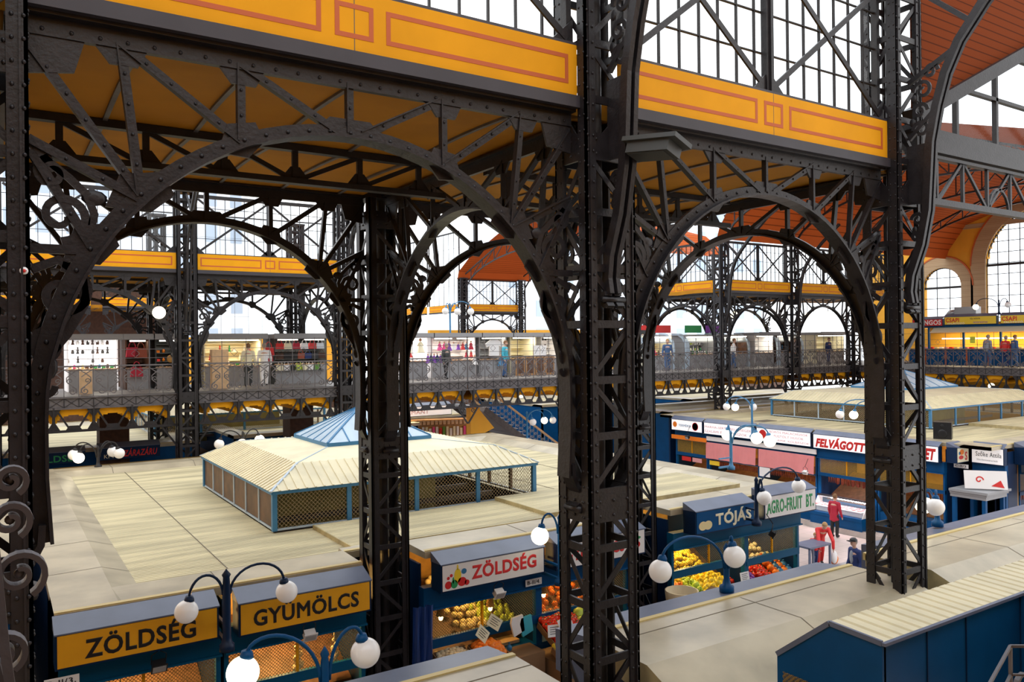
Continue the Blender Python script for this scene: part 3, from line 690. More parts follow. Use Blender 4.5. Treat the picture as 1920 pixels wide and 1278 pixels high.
# ---------------------------------------------------------------- gallery railings with the fascia and truss beneath
def rail_parts():
    P = lambda x, z: (x, 0, z); out = {}
    b = MB(); b.box(-2.6, 2.6, -.03, .03, 6.93, 6.98); b.box(-2.6, 2.6, -.015, .015, 6.82, 6.84); out['handrail'] = b.mesh('handrail', 'iron_grey')
    b = MB(); n = 12; w = 5.2/n
    for i in range(n+1): x = -2.6+i*w; b.box(x-.012, x+.012, -.015, .015, 5.92, 6.95)
    for i in range(n):
        x = -2.6+i*w; s = 1 if i % 2 else -1; c = x+w/2
        b.strip(spiral((c+s*.04, 6.47), .10, 1.3, -PI/2, P, 14, s), .03, .025); b.strip(spiral((c-s*.03, 6.13), .13, 1.4, PI/2, P, 16, s), .034, .025)
        b.strip([P(c-s*.2, 6.85), P(c-s*.02, 6.72), P(c+s*.14, 6.58), P(c+s*.14, 6.45), P(c, 6.32), P(c-s*.15, 6.2), P(c-s*.16, 6.05)], .03, .025)
        b.strip([P(c+s*.2, 6.85), P(c+s*.02, 6.72), P(c-s*.14, 6.6)], .028, .025)
        b.bar(P(x, 6.84), P(x+w/2, 6.93), .015, .015); b.bar(P(x+w/2, 6.84), P(x+w, 6.93), .015, .015); b.bar(P(x+w/2, 6.93), P(x, 6.84), .015, .015)
    out['scrollwork'] = b.mesh('scrollwork', 'iron_grey')
    b = MB(); b.box(-2.6, 2.6, .0, .03, 5.57, 5.92); b.box(-2.6, 2.6, -.05, .05, 5.9, 5.94); b.box(-2.6, 2.6, -.06, .06, 5.54, 5.6)
    for i in range(n):
        x = -2.6+i*w; b.bar((x, -.01, 5.6), (x+w, -.01, 5.9), .014, .012, (0, 1, 0), 1); b.bar((x, -.01, 5.9), (x+w, -.01, 5.6), .014, .012, (0, 1, 0), 1); b.box(x-.01, x+.01, -.02, 0, 5.6, 5.9, 1)
    out['base_panel'] = b.mesh('base_panel', ['iron_grey', 'iron'])
    b = MB()
    for z in (7.2, 7.5, 7.85): b.box(-2.6, 2.6, -.008, .008, z-.008, z+.008)
    for i in range(7): x = -2.6+i*5.2/6; b.box(x-.01, x+.01, -.01, .01, 6.95, 7.87)
    for i in (1, 4): c = -2.6+i*5.2/6+.43; b.strip([P(c+.13*math.cos(a), 7.35+.13*math.sin(a)) for a in [PI/2*k for k in range(5)]], .015, .012)
    out['upper_grid'] = b.mesh('upper_grid', 'iron_grey')
    b = MB()
    for i in range(5):
        x = -2.34+i*1.17-.26+.26; b.box(x-.03, x+.03, -.06, .02, 5.0, 5.6)
    b.box(-2.6, 2.6, -.05, .05, 4.78, 4.86)
    for i in range(4):
        x = -2.34+i*1.17; m = x+.585
        b.bar(P(x+.1, 5.5), P(m-.12, 4.88), .06, .04); b.bar(P(x+1.07, 5.5), P(m+.12, 4.88), .06, .04)
        b.poly([P(m-.25, 4.84), P(m+.25, 4.84), P(m+.14, 5.0), P(m-.14, 5.0)], .03, (0, 1, 0))
    for i in range(5):
        x = -2.34+i*1.17; b.bar(P(x, 4.82), P(x, 5.6), .09, .06)
        b.poly([P(x-.2, 4.84), P(x+.2, 4.84), P(x+.05, 5.1), P(x-.05, 5.1)], .03, (0, 1, 0)); b.poly([P(x-.22, 5.56), P(x+.22, 5.56), P(x+.05, 5.3), P(x-.05, 5.3)], .03, (0, 1, 0))
    for s in (-1, 1): b.strip(spiral((s*2.35, 4.68), .12, 1.3, 0, P, 14, s), .035, .03); b.bar(P(s*2.6, 4.1), P(s*2.1, 4.8), .06, .05)
    out['under_truss'] = b.mesh('under_truss', 'iron')
    b = MB()
    for i in range(4):
        x = -2.34+i*1.17
        pts = [P(x+.04, 5.54), P(x+.04, 5.05)]+[P(x+.585-.5*math.cos(a), 5.1+.26*math.sin(a)) for a in [PI*j/10 for j in range(11)]]+[P(x+1.13, 5.05), P(x+1.13, 5.54)]
        n0 = len(b.v); top = 5.54
        ax = pts[2:-2]
        for (xa, _, za), (xb, _, zb) in zip(ax[:-1], ax[1:]): b.box(xa, xb, .1, .16, min(za, zb), top)
        b.box(x+.0, x+.1, .1, .16, 5.08, top); b.box(x+1.07, x+1.17, .1, .16, 5.08, top)
        for (xa, _, za), (xb, _, zb) in zip(ax[:-1], ax[1:]): b.quad((xa, .16, za), (xb, .16, zb), (xb, 3.3, zb), (xa, 3.3, za), 0)
    out['jack_arches'] = b.mesh('jack_arches', 'yellow')
    return out
RP = rail_parts()
def railing(label, loc, rz=0, sx=1):
    t = thing('gallery_railing', label, 'railing', loc, rz, 'wrought iron gallery railings'); t.scale = (sx, 1, 1)
    for k_, me in RP.items(): inst(k_, me, t)
    return t
for x, l in ((bay(0), 'scrolled gallery railing in front of the white shelf souvenir stall'), (bay(1), 'scrolled gallery railing in front of the handbag stall'),
             (bay(-1)+.2, 'scrolled gallery railing at the far left, mostly behind the nearest column'), (36.15, 'scrolled gallery railing in front of the silver barrel stalls'), (42.05, 'scrolled gallery railing by the last stalls of the far gallery')):
    railing(l, (x, 30.1, 0))
for i, l in enumerate(('bridge railing just right of the dark inner column', 'bridge railing below the triple globe lamp', 'bridge railing in front of the brown wooden boards', 'bridge railing hidden behind the big middle column')):
    railing(l, (12.05+2.62+i*5.23, 30.1, 0), 0, 1.0)
for i, l in enumerate(('end gallery railing in front of the red jacket shopper', 'end gallery railing in front of the blue snack counters', 'end gallery railing next to the far right corner')):
    railing(l, (45.2, 18.6+i*5.2-.2, 0), -PI/2, 1.0)

# brown piers below the gallery
for x, y, l in ((3.8, 33.5, 'dark brown brick pier under the left gallery, beside the roof house with brown panels'), (10.9, 33.5, 'dark brown brick pier under the gallery left of the glass cap')):
    b = MB(); b.box(-.5, .5, -.5, .5, 0, 5.2); b.box(-.62, .62, -.6, .6, 5.2, 5.55); b.box(-.56, .56, -.55, .55, 5.0, 5.2)
    tag(b.build('brick_pier', 'brick_dark', None, (x, y, 0)), l, 'pier')
b = MB(); b.box(.0, .5, 0, .4, 0, 4.6); b.poly([(.5, .2, 4.5), (1.3, .2, 3.6), (.5, .2, 3.3)], .3, (0, 1, 0)); tag(b.build('stair_pier', 'wall_yellow', None, (18.4, 31.8, 0)), 'yellow plastered pier at the head of the staircase below the bridge', 'pier')

# ---------------------------------------------------------------- stall roofs
def deck(b, x0, x1, y0, y1, z, pitch=.1, amp=.022):
    n = int((y1-y0)/pitch)
    for i in range(n):
        a = y0+(y1-y0)*i/n; c = y0+(y1-y0)*(i+1)/n; m_ = a+(c-a)*.5; e = a+(c-a)*.78
        vs = [(x0, a, z), (x1, a, z), (x1, m_, z), (x0, m_, z), (x0, e, z-amp), (x1, e, z-amp), (x0, c, z), (x1, c, z)]
        b.add(vs, [(0, 1, 2, 3), (3, 2, 5, 4), (4, 5, 7, 6)])
def curb_x(x0, x1, yo, yi, side, z=3.86, zi=3.72):   # curb along x; yo outer edge, yi inner foot; side = +1 when the roof lies at larger y
    b = MB(); ym = yo+(yi-yo)*.76
    b.add([(x0, yo, z-.02), (x1, yo, z-.02), (x1, ym, z), (x0, ym, z), (x1, yi, zi), (x0, yi, zi), (x0, yo, z-.14), (x1, yo, z-.14)],
          [(0, 1, 2, 3), (3, 2, 4, 5), (6, 7, 1, 0)])
    b.add([(x0, yo, z-.14), (x0, yo, z-.02), (x0, ym, z), (x0, yi, zi), (x1, yo, z-.14), (x1, yo, z-.02), (x1, ym, z), (x1, yi, zi)], [(0, 1, 2, 3), (7, 6, 5, 4)])
    s = 1 if yi > yo else -1
    n = max(1, int(abs(x1-x0)/2.3))
    for i in range(1, n): x = x0+(x1-x0)*i/n; b.add([(x-.008, yo, z-.017), (x+.008, yo, z-.017), (x+.008, ym, z+.004), (x-.008, ym, z+.004), (x+.008, yi, zi+.004), (x-.008, yi, zi+.004)], [(0, 1, 2, 3), (3, 2, 4, 5)], 1)
    e = yo+s*.02; b.add([(x0, e, z+.0), (x1, e, z+.0), (x1, e+s*.06, z+.012), (x0, e+s*.06, z+.012), (x0, e, z-.1), (x1, e, z-.1)], [(0, 1, 2, 3), (4, 5, 1, 0)], 2)
    return b
def curb_y(y0, y1, xo, xi, z=3.86, zi=3.72):
    b = MB(); xm = xo+(xi-xo)*.66; xw = xo+(xi-xo)*.97
    b.add([(xo, y0, z-.02), (xo, y1, z-.02), (xm, y1, z), (xm, y0, z), (xi, y1, zi), (xi, y0, zi), (xo, y0, z-.14), (xo, y1, z-.14)], [(0, 3, 2, 1), (3, 5, 4, 2), (6, 0, 1, 7)])
    n = max(1, int((y1-y0)/2.0))
    for i in range(1, n): y = y0+(y1-y0)*i/n; b.add([(xo, y-.008, z-.017), (xo, y+.008, z-.017), (xm, y+.008, z+.004), (xm, y-.008, z+.004), (xi, y+.008, zi+.004), (xi, y-.008, zi+.004)], [(0, 3, 2, 1), (3, 5, 4, 2)], 1)
    return b
CM = ['roof_curb', 'seam', 'line_yellow']
tA = thing('stall_roof', 'big flat beige stall roof behind the yellow vegetable signs, carrying the glass capped house', 'roof', (9, 20, 0))
def pA(b, name, m, parent=None, loc=(-9, -20, 0), label=None): return b.build(name, m, parent or tA, loc, label=label)
b = MB(); LX0, LX1, LY0, LY1 = 4.85, 11.35, 16.5, 22.9
deck(b, 1.9, LX0, 14.1, 27.2, 3.72); deck(b, LX0, LX1, 14.1, LY0, 3.72); deck(b, LX0, LX1, LY1, 27.2, 3.72); deck(b, LX1, 16.3, 14.1, 27.2, 3.72)
for x in (3.4, 6.2, 8.6, 12.4, 14.5): b.box(x-.008, x+.008, 14.1, LY0-.3 if LX0 < x < LX1 else 27.2, 3.722, 3.728, 1)
pA(b, 'roof_deck', ['roof_beige', 'seam'])
for x0, x1 in ((.7, 5.3), (6.5, 11.15), (12.55, 17.4)): pA(curb_x(x0, x1, 12.92, 14.12, 1), 'front_curb', CM)
pA(curb_x(5.3, 6.5, 13.75, 14.12, 1), 'front_curb', CM); pA(curb_x(11.15, 12.55, 13.75, 14.12, 1), 'front_curb', CM)
pA(curb_x(.7, 17.4, 28.4, 27.2, -1), 'back_curb', CM)
pA(curb_y(13.0, 28.4, .7, 1.95), 'side_curb', CM); pA(curb_y(13.0, 28.4, 17.5, 16.2), 'side_curb', CM)
for x0, x1, z in ((5.65, 10.15, 3.80), (10.15, 16.2, 3.88)):
    b = MB(); deck(b, x0, x1, 14.15, LY0-.12, z)
    b.box(x0-.03, x0+.0, 14.15, LY0-.12, 3.7, z+.005, 1); b.box(x0, x1, 14.13, 14.15, 3.7, z, 1); pA(b, 'raised_panel', ['roof_beige', 'curb_side', 'seam'])
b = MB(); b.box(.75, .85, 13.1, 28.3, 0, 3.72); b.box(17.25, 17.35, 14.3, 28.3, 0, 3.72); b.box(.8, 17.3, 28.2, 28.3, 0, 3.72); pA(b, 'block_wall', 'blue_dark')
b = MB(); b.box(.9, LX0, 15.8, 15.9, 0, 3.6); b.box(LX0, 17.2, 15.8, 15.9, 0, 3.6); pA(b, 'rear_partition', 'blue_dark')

def lantern(label, x0, x1, y0, y1, zb, nb, cap=True, far=False):
    cx, cy = (x0+x1)/2, (y0+y1)/2; t = thing('roof_house', label, 'skylight', (cx, cy, zb), 0, 'skylight houses standing on the stall roofs')
    hx, hy = (x1-x0)/2, (y1-y0)/2; H = .83; mt = 'blue' if not far else 'blue_light'
    for sx in (-1, 1):
        for sy in (-1, 1): b = MB(); b.box(sx*hx-.05, sx*hx+.05, sy*hy-.05, sy*hy+.05, 0, H); b.build('corner_post', 'blue_light', t)
    b = MB(); b.box(-hx-.08, hx+.08, -hy-.08, -hy+.02, H-.07, H); b.box(-hx-.08, hx+.08, hy-.02, hy+.08, H-.07, H); b.box(-hx-.08, -hx+.02, -hy, hy, H-.07, H); b.box(hx-.02, hx+.08, -hy, hy, H-.07, H); b.build('eaves_beam', 'blue_light', t)
    b = MB(); b.box(-hx, hx, -hy-.02, -hy+.02, 0, .04); b.box(-hx, hx, hy-.02, hy+.02, 0, .04); b.box(-hx-.02, -hx+.02, -hy, hy, 0, .04); b.box(hx-.02, hx+.02, -hy, hy, 0, .04); b.build('sill_frame', 'silver_blue', t)
    n = nb
    for i in range(1, n):
        x = -hx+2*hx*i/n; b = MB(); b.box(x-.05, x+.05, -hy-.03, -hy+.03, 0, H-.05); b.build('post', 'blue_light', t)
        b = MB(); b.box(x-.04, x+.04, hy-.03, hy+.03, 0, H-.05); b.build('post', 'wood_dark', t)
    for i in range(1, 6):
        y = -hy+2*hy*i/6; b = MB(); b.box(-hx-.03, -hx+.02, y-.025, y+.025, 0, H-.05); b.build('post', 'silver_blue', t)
        b = MB(); b.box(hx-.03, hx+.03, y-.05, y+.05, 0, H-.05); b.build('post', 'wood_dark', t)
    b = MB(); b.quad((-hx, -hy, .04), (hx, -hy, .04), (hx, -hy, H-.06), (-hx, -hy, H-.06)); b.quad((hx, -hy, .04), (hx, hy, .04), (hx, hy, H-.06), (hx, -hy, H-.06)); b.quad((hx, hy, .04), (-hx, hy, .04), (-hx, hy, H-.06), (hx, hy, H-.06)); b.build('wire_mesh', 'wire_brown', t)
    b = MB()
    for i in range(6): y = -hy+2*hy*i/6; b.box(-hx-.005, -hx+.005, y+.03, y+2*hy/6-.03, .05, H-.07)
    b.build('side_panel', 'panel_brown' if not far else 'wire_brown', t)
    # roof: steep rim, then low slope to the cap
    r1 = .72; z1 = H+.42; r2x, r2y = hx*.40, hy*.36; z2 = H+.56
    ring = lambda a, c, z: [(-a, -c, z), (a, -c, z), (a, c, z), (-a, c, z)]
    R0 = ring(hx+.1, hy+.1, H); R1 = ring(hx-r1, hy-r1, z1); R2 = ring(r2x, r2y, z2)
    def side(Ra, Rb, k_, rib):
        p, q, r, s = [Vector(v) for v in (Ra[k_], Ra[(k_+1) % 4], Rb[(k_+1) % 4], Rb[k_])]
        bb.add([p, q, r, s], [(0, 1, 2, 3)])
        if rib:
            L = (q-p).length; m_ = int(L/.19); up = (q-p).cross(s-p).normalized()
            e = (q-p)/L
            for i in range(1, m_):
                a = p+e*(L*i/m_); u = L*i/m_; inset = (s-p).dot(e); v = (L-u)
                lim = min(1, u/max(inset, .01), v/max(inset, .01)); run = (s-p)-e*inset
                bb.bar(a+up*.008, a+run*lim+up*.008, .04, .02, up)
    bb = MB()
    for k_ in range(4): side(R0, R1, k_, True)
    bb.build('roof_rim', 'roof_pale', t)
    bb = MB()
    for k_ in range(4): side(R1, R2, k_, False)
    bb.build('roof_slope', 'roof_pale', t)
    for k_ in range(4):
        b = MB(); b.bar(R0[k_], R1[k_], .05, .03, (0, 0, 1)); b.bar(R1[k_], R2[k_], .03, .025, (0, 0, 1)); b.build('hip_strip', 'silver_blue', t)
    if cap:
        a = (r2x+.1); c = (r2y+.1)
        b = MB(); b.box(-a, a, -c, c, z2-.05, z2+.08); cp = b.build('cap_base', 'blue_light', t)
        A = ring(a-.02, c-.02, z2+.08); top = Vector((0, 0, z2+.85)); b = MB()
        for k_ in range(4): b.add([A[k_], A[(k_+1) % 4], top], [(0, 1, 2)])
        b.build('cap_glazing', 'cap_glass', cp)
        b = MB()
        for k_ in range(4):
            b.bar(A[k_], top, .05, .04, (0, 0, 1))
            for u in (.2, .4, .6, .8):
                p = Vector(A[k_]).lerp(Vector(A[(k_+1) % 4]), u); b.bar(p, Vector(A[k_]).lerp(top, 2*u) if u < .5 and k_ in (0, 2) else Vector(A[(k_+1) % 4]).lerp(top, 2*(1-u)) if k_ in (0, 2) else p.lerp(top, .93), .03, .03, (0, 0, 1))
        b.build('cap_bars', 'blue_light', cp)
    b = MB()
    for i in range(5):
        y = -hy+.5+i*(2*hy-1)/4; b.box(-hx+.1, hx-.1, y-.05, y+.05, -.25, -.13)
    b.build('inner_beams', 'iron_grey', t)
    b = MB(); b.box(-hx+.5, hx-1.6, -hy*.3, -hy*.3+.05, -.6, .72); b.build('olive_wall', 'olive', t)  # olive inner wall, set forward to catch light through the mesh
    b = MB(); b.box(-hx-.02, hx+.02, -hy-.02, hy+.02, -1.1, -1.05); b.build('inner_floor', 'wood_dark', t)
    return t
lantern('glass capped skylight house with brown panels on the big beige roof', LX0, LX1, LY0, LY1, 3.76, 4)

# near stall roofs (camera side of the aisle)
def near_roof(label, x0, x1, dz, gx=0):
    t = thing('stall_roof', label, 'roof', ((x0+x1)/2, 7.5, 0)); L = (-(x0+x1)/2, -7.5, 0); z = 3.83+dz
    b = MB(); b.add([(x0, 8.08, z), (x1, 8.08, z), (x1, 6.95, z), (x0, 6.95, z), (x0, 6.2, z-.33), (x1, 6.2, z-.33), (x0, 6.2, z-.5), (x1, 6.2, z-.5), (x0, 4, z-.5), (x1, 4, z-.5), (x0, 8.08, z-.2), (x1, 8.08, z-.2)],
                    [(3, 2, 1, 0), (4, 5, 2, 3), (6, 7, 5, 4), (8, 9, 7, 6), (0, 1, 11, 10)])
    b.add([(x0, 8.08, z-.2), (x0, 8.08, z), (x0, 6.95, z), (x0, 6.2, z-.33), (x0, 6.2, z-.53)], [(0, 1, 2, 3, 4)], 1); b.add([(x1, 8.08, z-.2), (x1, 8.08, z), (x1, 6.95, z), (x1, 6.2, z-.33), (x1, 6.2, z-.53)], [(4, 3, 2, 1, 0)], 1)
    n = max(2, int((x1-x0)/2))
    for i in range(1, n):
        x = x0+(x1-x0)*i/n; b.add([(x-.008, 8, z+.003), (x+.008, 8, z+.003), (x+.008, 6.95, z+.004), (x-.008, 6.95, z+.004), (x+.008, 6.2, z-.326), (x-.008, 6.2, z-.326)], [(3, 2, 1, 0), (5, 4, 2, 3)], 2)
    b.box(x0, x1, 7.72, 7.735, z, z+.004, 2)
    b.build('curb', ['roof_curb', 'curb_side', 'seam'], t, L)
    b = MB(); b.box(x0, x1, 8.05, 8.13, z-.1, z+.02); b.build('edge_strip', 'line_yellow', t, L)
    g0 = x0+gx; b = MB(); b.add([(g0, 8.13, z-.02), (x1, 8.13, z-.02), (x1, 8.75, z-.1), (g0, 8.75, z-.1), (g0, 8.75, z-.65), (x1, 8.75, z-.65), (g0, 8.13, z-.65), (x1, 8.13, z-.65)], [(0, 1, 2, 3), (3, 2, 5, 4), (4, 5, 7, 6), (0, 3, 4, 6), (1, 7, 5, 2)])
    b.build('sign_box_top', 'sign_top', t, L)
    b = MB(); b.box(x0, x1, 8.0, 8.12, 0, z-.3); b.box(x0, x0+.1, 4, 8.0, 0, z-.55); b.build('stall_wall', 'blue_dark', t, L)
near_roof('near beige stall roof at the bottom edge, left of the middle column', -2, 5.25, 0)
near_roof('near beige stall roof with a worn shiny curb between the two big columns', 6.35, 11.95, 0)
near_roof('near raised stall roof running right past the right column', 12.35, 22, .12, .9)

# blue clad roof house at the lower right
t = thing('blue_roof_house', 'dark blue clad roof house with a corrugated top in the lower right corner', 'skylight', (7, 4.4, 3.2))
x1 = 2.6
b = MB(); b.poly([(0, 0, 0), (0, 0, 1.53), (0, .56, 1.56), (0, 1.2, 1.05), (0, 1.2, 0)], .06, (1, 0, 0)); b.box(0, x1, 0, .04, 0, 1.52); b.box(x1, x1+.04, -2, .04, 0, 1.52); b.box(x1, 6, 1.2, 1.24, 0, 1.05)
b.build('blue_cladding', 'blue', t)
b = MB()
for x in (.72, 1.45): b.box(x-.006, x+.006, -.012, 0, 0, 1.5)
for y in (-1.0,): b.box(x1-.012, x1, y-.006, y+.006, 0, 1.5)
b.box(x1-.012, x1+.05, -.01, .05, 0, 1.52); b.build('cladding_joints', 'blue_dark', t)
b = MB(); b.poly([(-.04, .12, .0), (-.04, .12, .9), (-.04, 1.12, .9), (-.04, 1.12, 0)], .012, (1, 0, 0)); b.build('gable_mesh', 'wire', t)
b = MB(); b.bar((-.03, 0, 1.54), (-.03, .56, 1.57), .03, .05); b.bar((-.03, .56, 1.57), (-.03, 1.2, 1.06), .03, .05); b.box(-.04, x1, -.04, .0, 1.52, 1.55); b.box(x1, x1+.06, -2, 0, 1.52, 1.55); b.build('edge_trim', 'sign_top', t)
b = MB(); n = 36
for i in range(n):
    a = i*6.0/n; c = a+6.0/n
    b.add([(a, 0, 1.55), (a+.11, 0, 1.55), (a+.11, .57, 1.58), (a, .57, 1.58), (c-.025, 0, 1.52), (c-.025, .57, 1.55), (c, 0, 1.55), (c, .57, 1.58)], [(0, 1, 2, 3), (1, 4, 5, 2), (4, 6, 7, 5)])
    b.add([(a, .57, 1.58), (a+.11, .57, 1.58), (a+.11, 1.22, 1.07), (a, 1.22, 1.07), (c-.025, .57, 1.55), (c-.025, 1.22, 1.04), (c, .57, 1.58), (c, 1.22, 1.07)], [(0, 1, 2, 3), (1, 4, 5, 2), (4, 6, 7, 5)])
b.build('corrugated_top', 'roof_pale', t)

# own gallery handrail, lower right, and scrolled ironwork at the left edge
t = thing('stair_railing', 'grey metal handrail with a scroll crossing the lower right corner', 'railing', (3.74, 1.76, 6.17)); t.scale = (2.2, 2.2, 2.2)
C = Vector((1.79-1.7, .84-.8, 0))
b = MB(); b.bar((-.42, -.07, -.10), C, .0055, .0055, (0, 1, 0)); b.bar(C, (.5, -.32, .02), .0055, .0055, (0, 1, 0)); b.build('handrail', 'rail_grey', t)
b = MB(); b.bar((-.42, -.07, -.17), C-Vector((0, 0, .06)), .004, .005, (0, 1, 0)); b.bar(C-Vector((0, 0, .06)), (.5, -.32, -.04), .004, .005, (0, 1, 0)); b.build('lower_rail', 'rail_grey', t)
b = MB(); b.bar(C, C-Vector((0, 0, .9)), .006, .006); b.bar(C-Vector((.12, .02, .06)), C-Vector((.12, .02, .9)), .005, .005)
b.bar(C-Vector((.0, 0, .08)), C-Vector((.10, .02, .3)), .005, .005); b.build('post', 'rail_grey', t)
b = MB(); b.strip(spiral((C.x+.045, -.1), .035, 1.3, 0, lambda x, z: (x, C.y, z), 18, 1), .006, .01); b.build('scroll', 'rail_grey', t); b = MB(); b.strip(spiral((C.x-.05, -.13), .03, 1.3, PI, lambda x, z: (x, C.y, z), 18, -1), .006, .01); b.build('scroll', 'rail_grey', t)
t = thing('scrolled_grille', 'wrought iron grille of grey spirals at the lower left edge', 'grille', (0, 0, 0))
for c, r, y, s in (((.038, 7.25), .04, 2.5, 1), ((.036, 7.145), .05, 2.5, 1), ((.055, 7.0), .066, 2.5, 1), ((.018, 6.8), .055, 2.5, 1), ((.03, 6.64), .04, 2.5, -1)):
    b = MB(); b.strip(spiral(c, r, 1.45, -PI*.35, lambda x, z, y=y: (x, y, z), 30, s), lambda u: .015*(1-.2*u), .04); b.ball((c[0], y, c[1]), .013, 8); b.build('spiral', 'rail_grey', t)
b = MB(); b.strip([(-.02, 2.5, 7.45), (.0, 2.5, 7.1), (.02, 2.4, 6.85), (.05, 2.3, 6.6), (.10, 2.2, 6.2), (.14, 2.1, 5.9)], .022, .04); b.strip([(-.04, 2.5, 6.95), (.01, 2.4, 6.75), (.08, 2.3, 6.5), (.1, 2.3, 6.25), (.06, 2.2, 6.0)], .025, .04); b.build('bar', 'iron_grey', t)

# more stall roof blocks in the distance
def far_block(label, x0, x1, y0, y1, z=3.8, walls='blue'):
    t = thing('stall_roof', label, 'roof', ((x0+x1)/2, (y0+y1)/2, 0)); L = (-(x0+x1)/2, -(y0+y1)/2, 0)
    b = MB(); deck(b, x0+1, x1-1, y0+1, y1-1, z-.1, .2, .02); b.build('roof_deck', 'roof_beige', t, L)
    curb_x(x0, x1, y0, y0+1.1, 1, z+.04, z-.1).build('front_curb', CM, t, L); curb_x(x0, x1, y1, y1-1.1, -1, z+.04, z-.1).build('back_curb', CM, t, L)
    curb_y(y0, y1, x0, x0+1.1, z+.04, z-.1).build('side_curb', CM, t, L); curb_y(y0, y1, x1, x1-1.1, z+.04, z-.1).build('side_curb', CM, t, L)
    b = MB(); b.box(x0+.05, x1-.05, y0+.1, y0+.2, 0, z-.1); b.box(x0+.05, x0+.15, y0+.1, y1-.1, 0, z-.1); b.box(x1-.15, x1-.05, y0+.1, y1-.1, 0, z-.1); b.box(x0, x1, y1-.2, y1-.1, 0, z-.1); b.build('block_wall', walls, t, L)
    return t
far_block('distant beige stall roof below the left gallery, with market signs on its front', -4, 6.9, 33.4, 46)
far_block('distant beige stall roof below the gallery behind the glass cap', 8.4, 17, 34.2, 46)
far_block('beige stall roof left of the big roof, beyond the nearest column', -8, .35, 13.5, 28.4)
far_block('distant stall roof beyond the bridge left of the far right block', 27.5, 36, 39, 46.5, 3.8, 'blue')
far_block('distant beige stall roof below the far right gallery', 37.5, 50, 36.5, 46)
far_block('long distant stall roof under the bridge beside the stairs', 18.6, 24.6, 40, 46.8, 3.5, 'blue')
far_block('narrow dark fronted stall roof behind the butcher block', 30, 45, 30.6, 35.5)
lantern('distant skylight house seen below the left gallery railing', 5.9, 13.5, 37.5, 43.0, 3.72, 4, False, True)
# butcher block roof
tM = thing('stall_roof', 'wide beige roof of the butcher stalls with a long skylight house', 'roof', (36, 22, 0)); LM = (-36, -22, 0)
b = MB(); deck(b, 29.6, 33.3, 15, 29.6, 3.72, .2, .02); deck(b, 33.3, 43.2, 15, 18.6, 3.72, .2, .02); deck(b, 33.3, 43.2, 27, 29.6, 3.72, .2, .02); deck(b, 43.2, 46, 15, 29.6, 3.72, .2, .02)
b.box(30.4, 31.3, 25.0, 25.6, 3.725, 3.74, 1); b.build('roof_deck', ['roof_beige', 'seam'], tM, LM)
curb_y(13.9, 30, 28.5, 29.7).build('front_curb', CM, tM, LM); curb_x(28.5, 46, 13.9, 15.1, 1).build('side_curb', CM, tM, LM); curb_x(28.5, 46, 30, 29, -1).build('side_curb', CM, tM, LM)
b = MB(); deck(b, 36, 46, 15.2, 18.5, 3.84, .2, .02); b.box(36-.03, 36, 15.2, 18.5, 3.7, 3.84, 1); b.build('raised_panel', ['roof_beige', 'curb_side'], tM, LM)
b = MB(); b.box(28.9, 46, 29.7, 29.8, 0, 3.7); b.box(29.6, 46, 14.3, 14.35, 0, 3.7); b.box(31.2, 31.3, 14.3, 29.7, 0, 3.7); b.build('block_wall', 'blue_dark', tM, LM)
lantern('long skylight house with blue posts on the butcher stall roof', 33.3, 43.2, 18.7, 26.9, 3.76, 5, True, True)

# ---------------------------------------------------------------- signs
def sign(label, loc, rz, w, h, face='sign_white', texts=(), deep=.38, extra=None, frame='blue_dark'):
    if rz: deep = .22
    t = thing('shop_sign', label, 'sign', loc, rz, 'sign boxes on the stall fronts')
    b = MB(); b.box(0, w, .012, deep, 0, h); b.build('box', frame, t)
    b = MB(); b.box(.03, w-.03, 0, .012, .03, h-.03); b.build('face', face, t)
    b = MB(); b.add([(-.01, -.01, h), (w+.01, -.01, h), (w+.01, deep, h+.15), (-.01, deep, h+.15), (-.01, -.01, h-.02), (w+.01, -.01, h-.02)], [(0, 1, 2, 3), (4, 5, 1, 0)]); b.add([(-.01, -.01, h), (-.01, deep, h+.15), (-.01, deep, h-.02)], [(0, 1, 2)]); b.build('top_sheet', 'sign_top', t)
    for body, m_, x, z, ww, hh, bo in texts: put_text(t, body, m_, x, z, ww, hh, -.001, bo)
    if extra: extra(t)
    return t
YF = 12.5
sign('yellow sign reading ZÖLDSÉG in black, above the left amber stall', (.68, YF, 3.19), 0, 2.15, .50, 'sign_yellow', [('ZÖLDSÉG', 'ink', .36, .10, 1.46, .33, .03)])
sign('yellow sign reading GYÜMÖLCS in black, right of the double globe lamp', (3.12, YF, 3.14), 0, 2.16, .52, 'sign_yellow', [('GYÜMÖLCS', 'ink', .22, .12, 1.72, .31, .03)])
def fruit_paint(x, cols):
    def f(t):
        b = MB()
        for px, pz, r, sx, sz, m_ in cols:
            vs = [(x+px+r*sx*math.cos(2*PI*k/14), -.004, pz+r*sz*math.sin(2*PI*k/14)) for k in range(14)]; b.add(vs+[(v[0], 0, v[2]) for v in vs], [tuple(range(14))], m_)
        b.build('painted_fruit', ['red', 'yellow_fruit', 'green', 'blue_light', 'orange'], t)
    return f
sign('white sign with painted fruit and red letters ZÖLDSÉG above hanging bulbs', (6.6, YF, 3.18), 0, 2.24, .51, 'sign_white', [('ZÖLDSÉG', 'red_sign', .62, .15, 1.42, .31, .035)],
     extra=fruit_paint(0, [(.14, .13, .07, 1, 1, 0), (.26, .13, .07, 1, 1.1, 2), (.42, .15, .09, 1, .9, 0), (.33, .27, .08, .9, 1.6, 1), (.20, .29, .03, 1, 1, 0), (.14, .25, .03, 1, 1, 0), (.46, .33, .05, 1.1, 1, 3), (.52, .12, .05, 1, 1, 0), (.33, .42, .03, .6, 1.6, 1), (.24, .2, .03, .6, 2, 2)]))
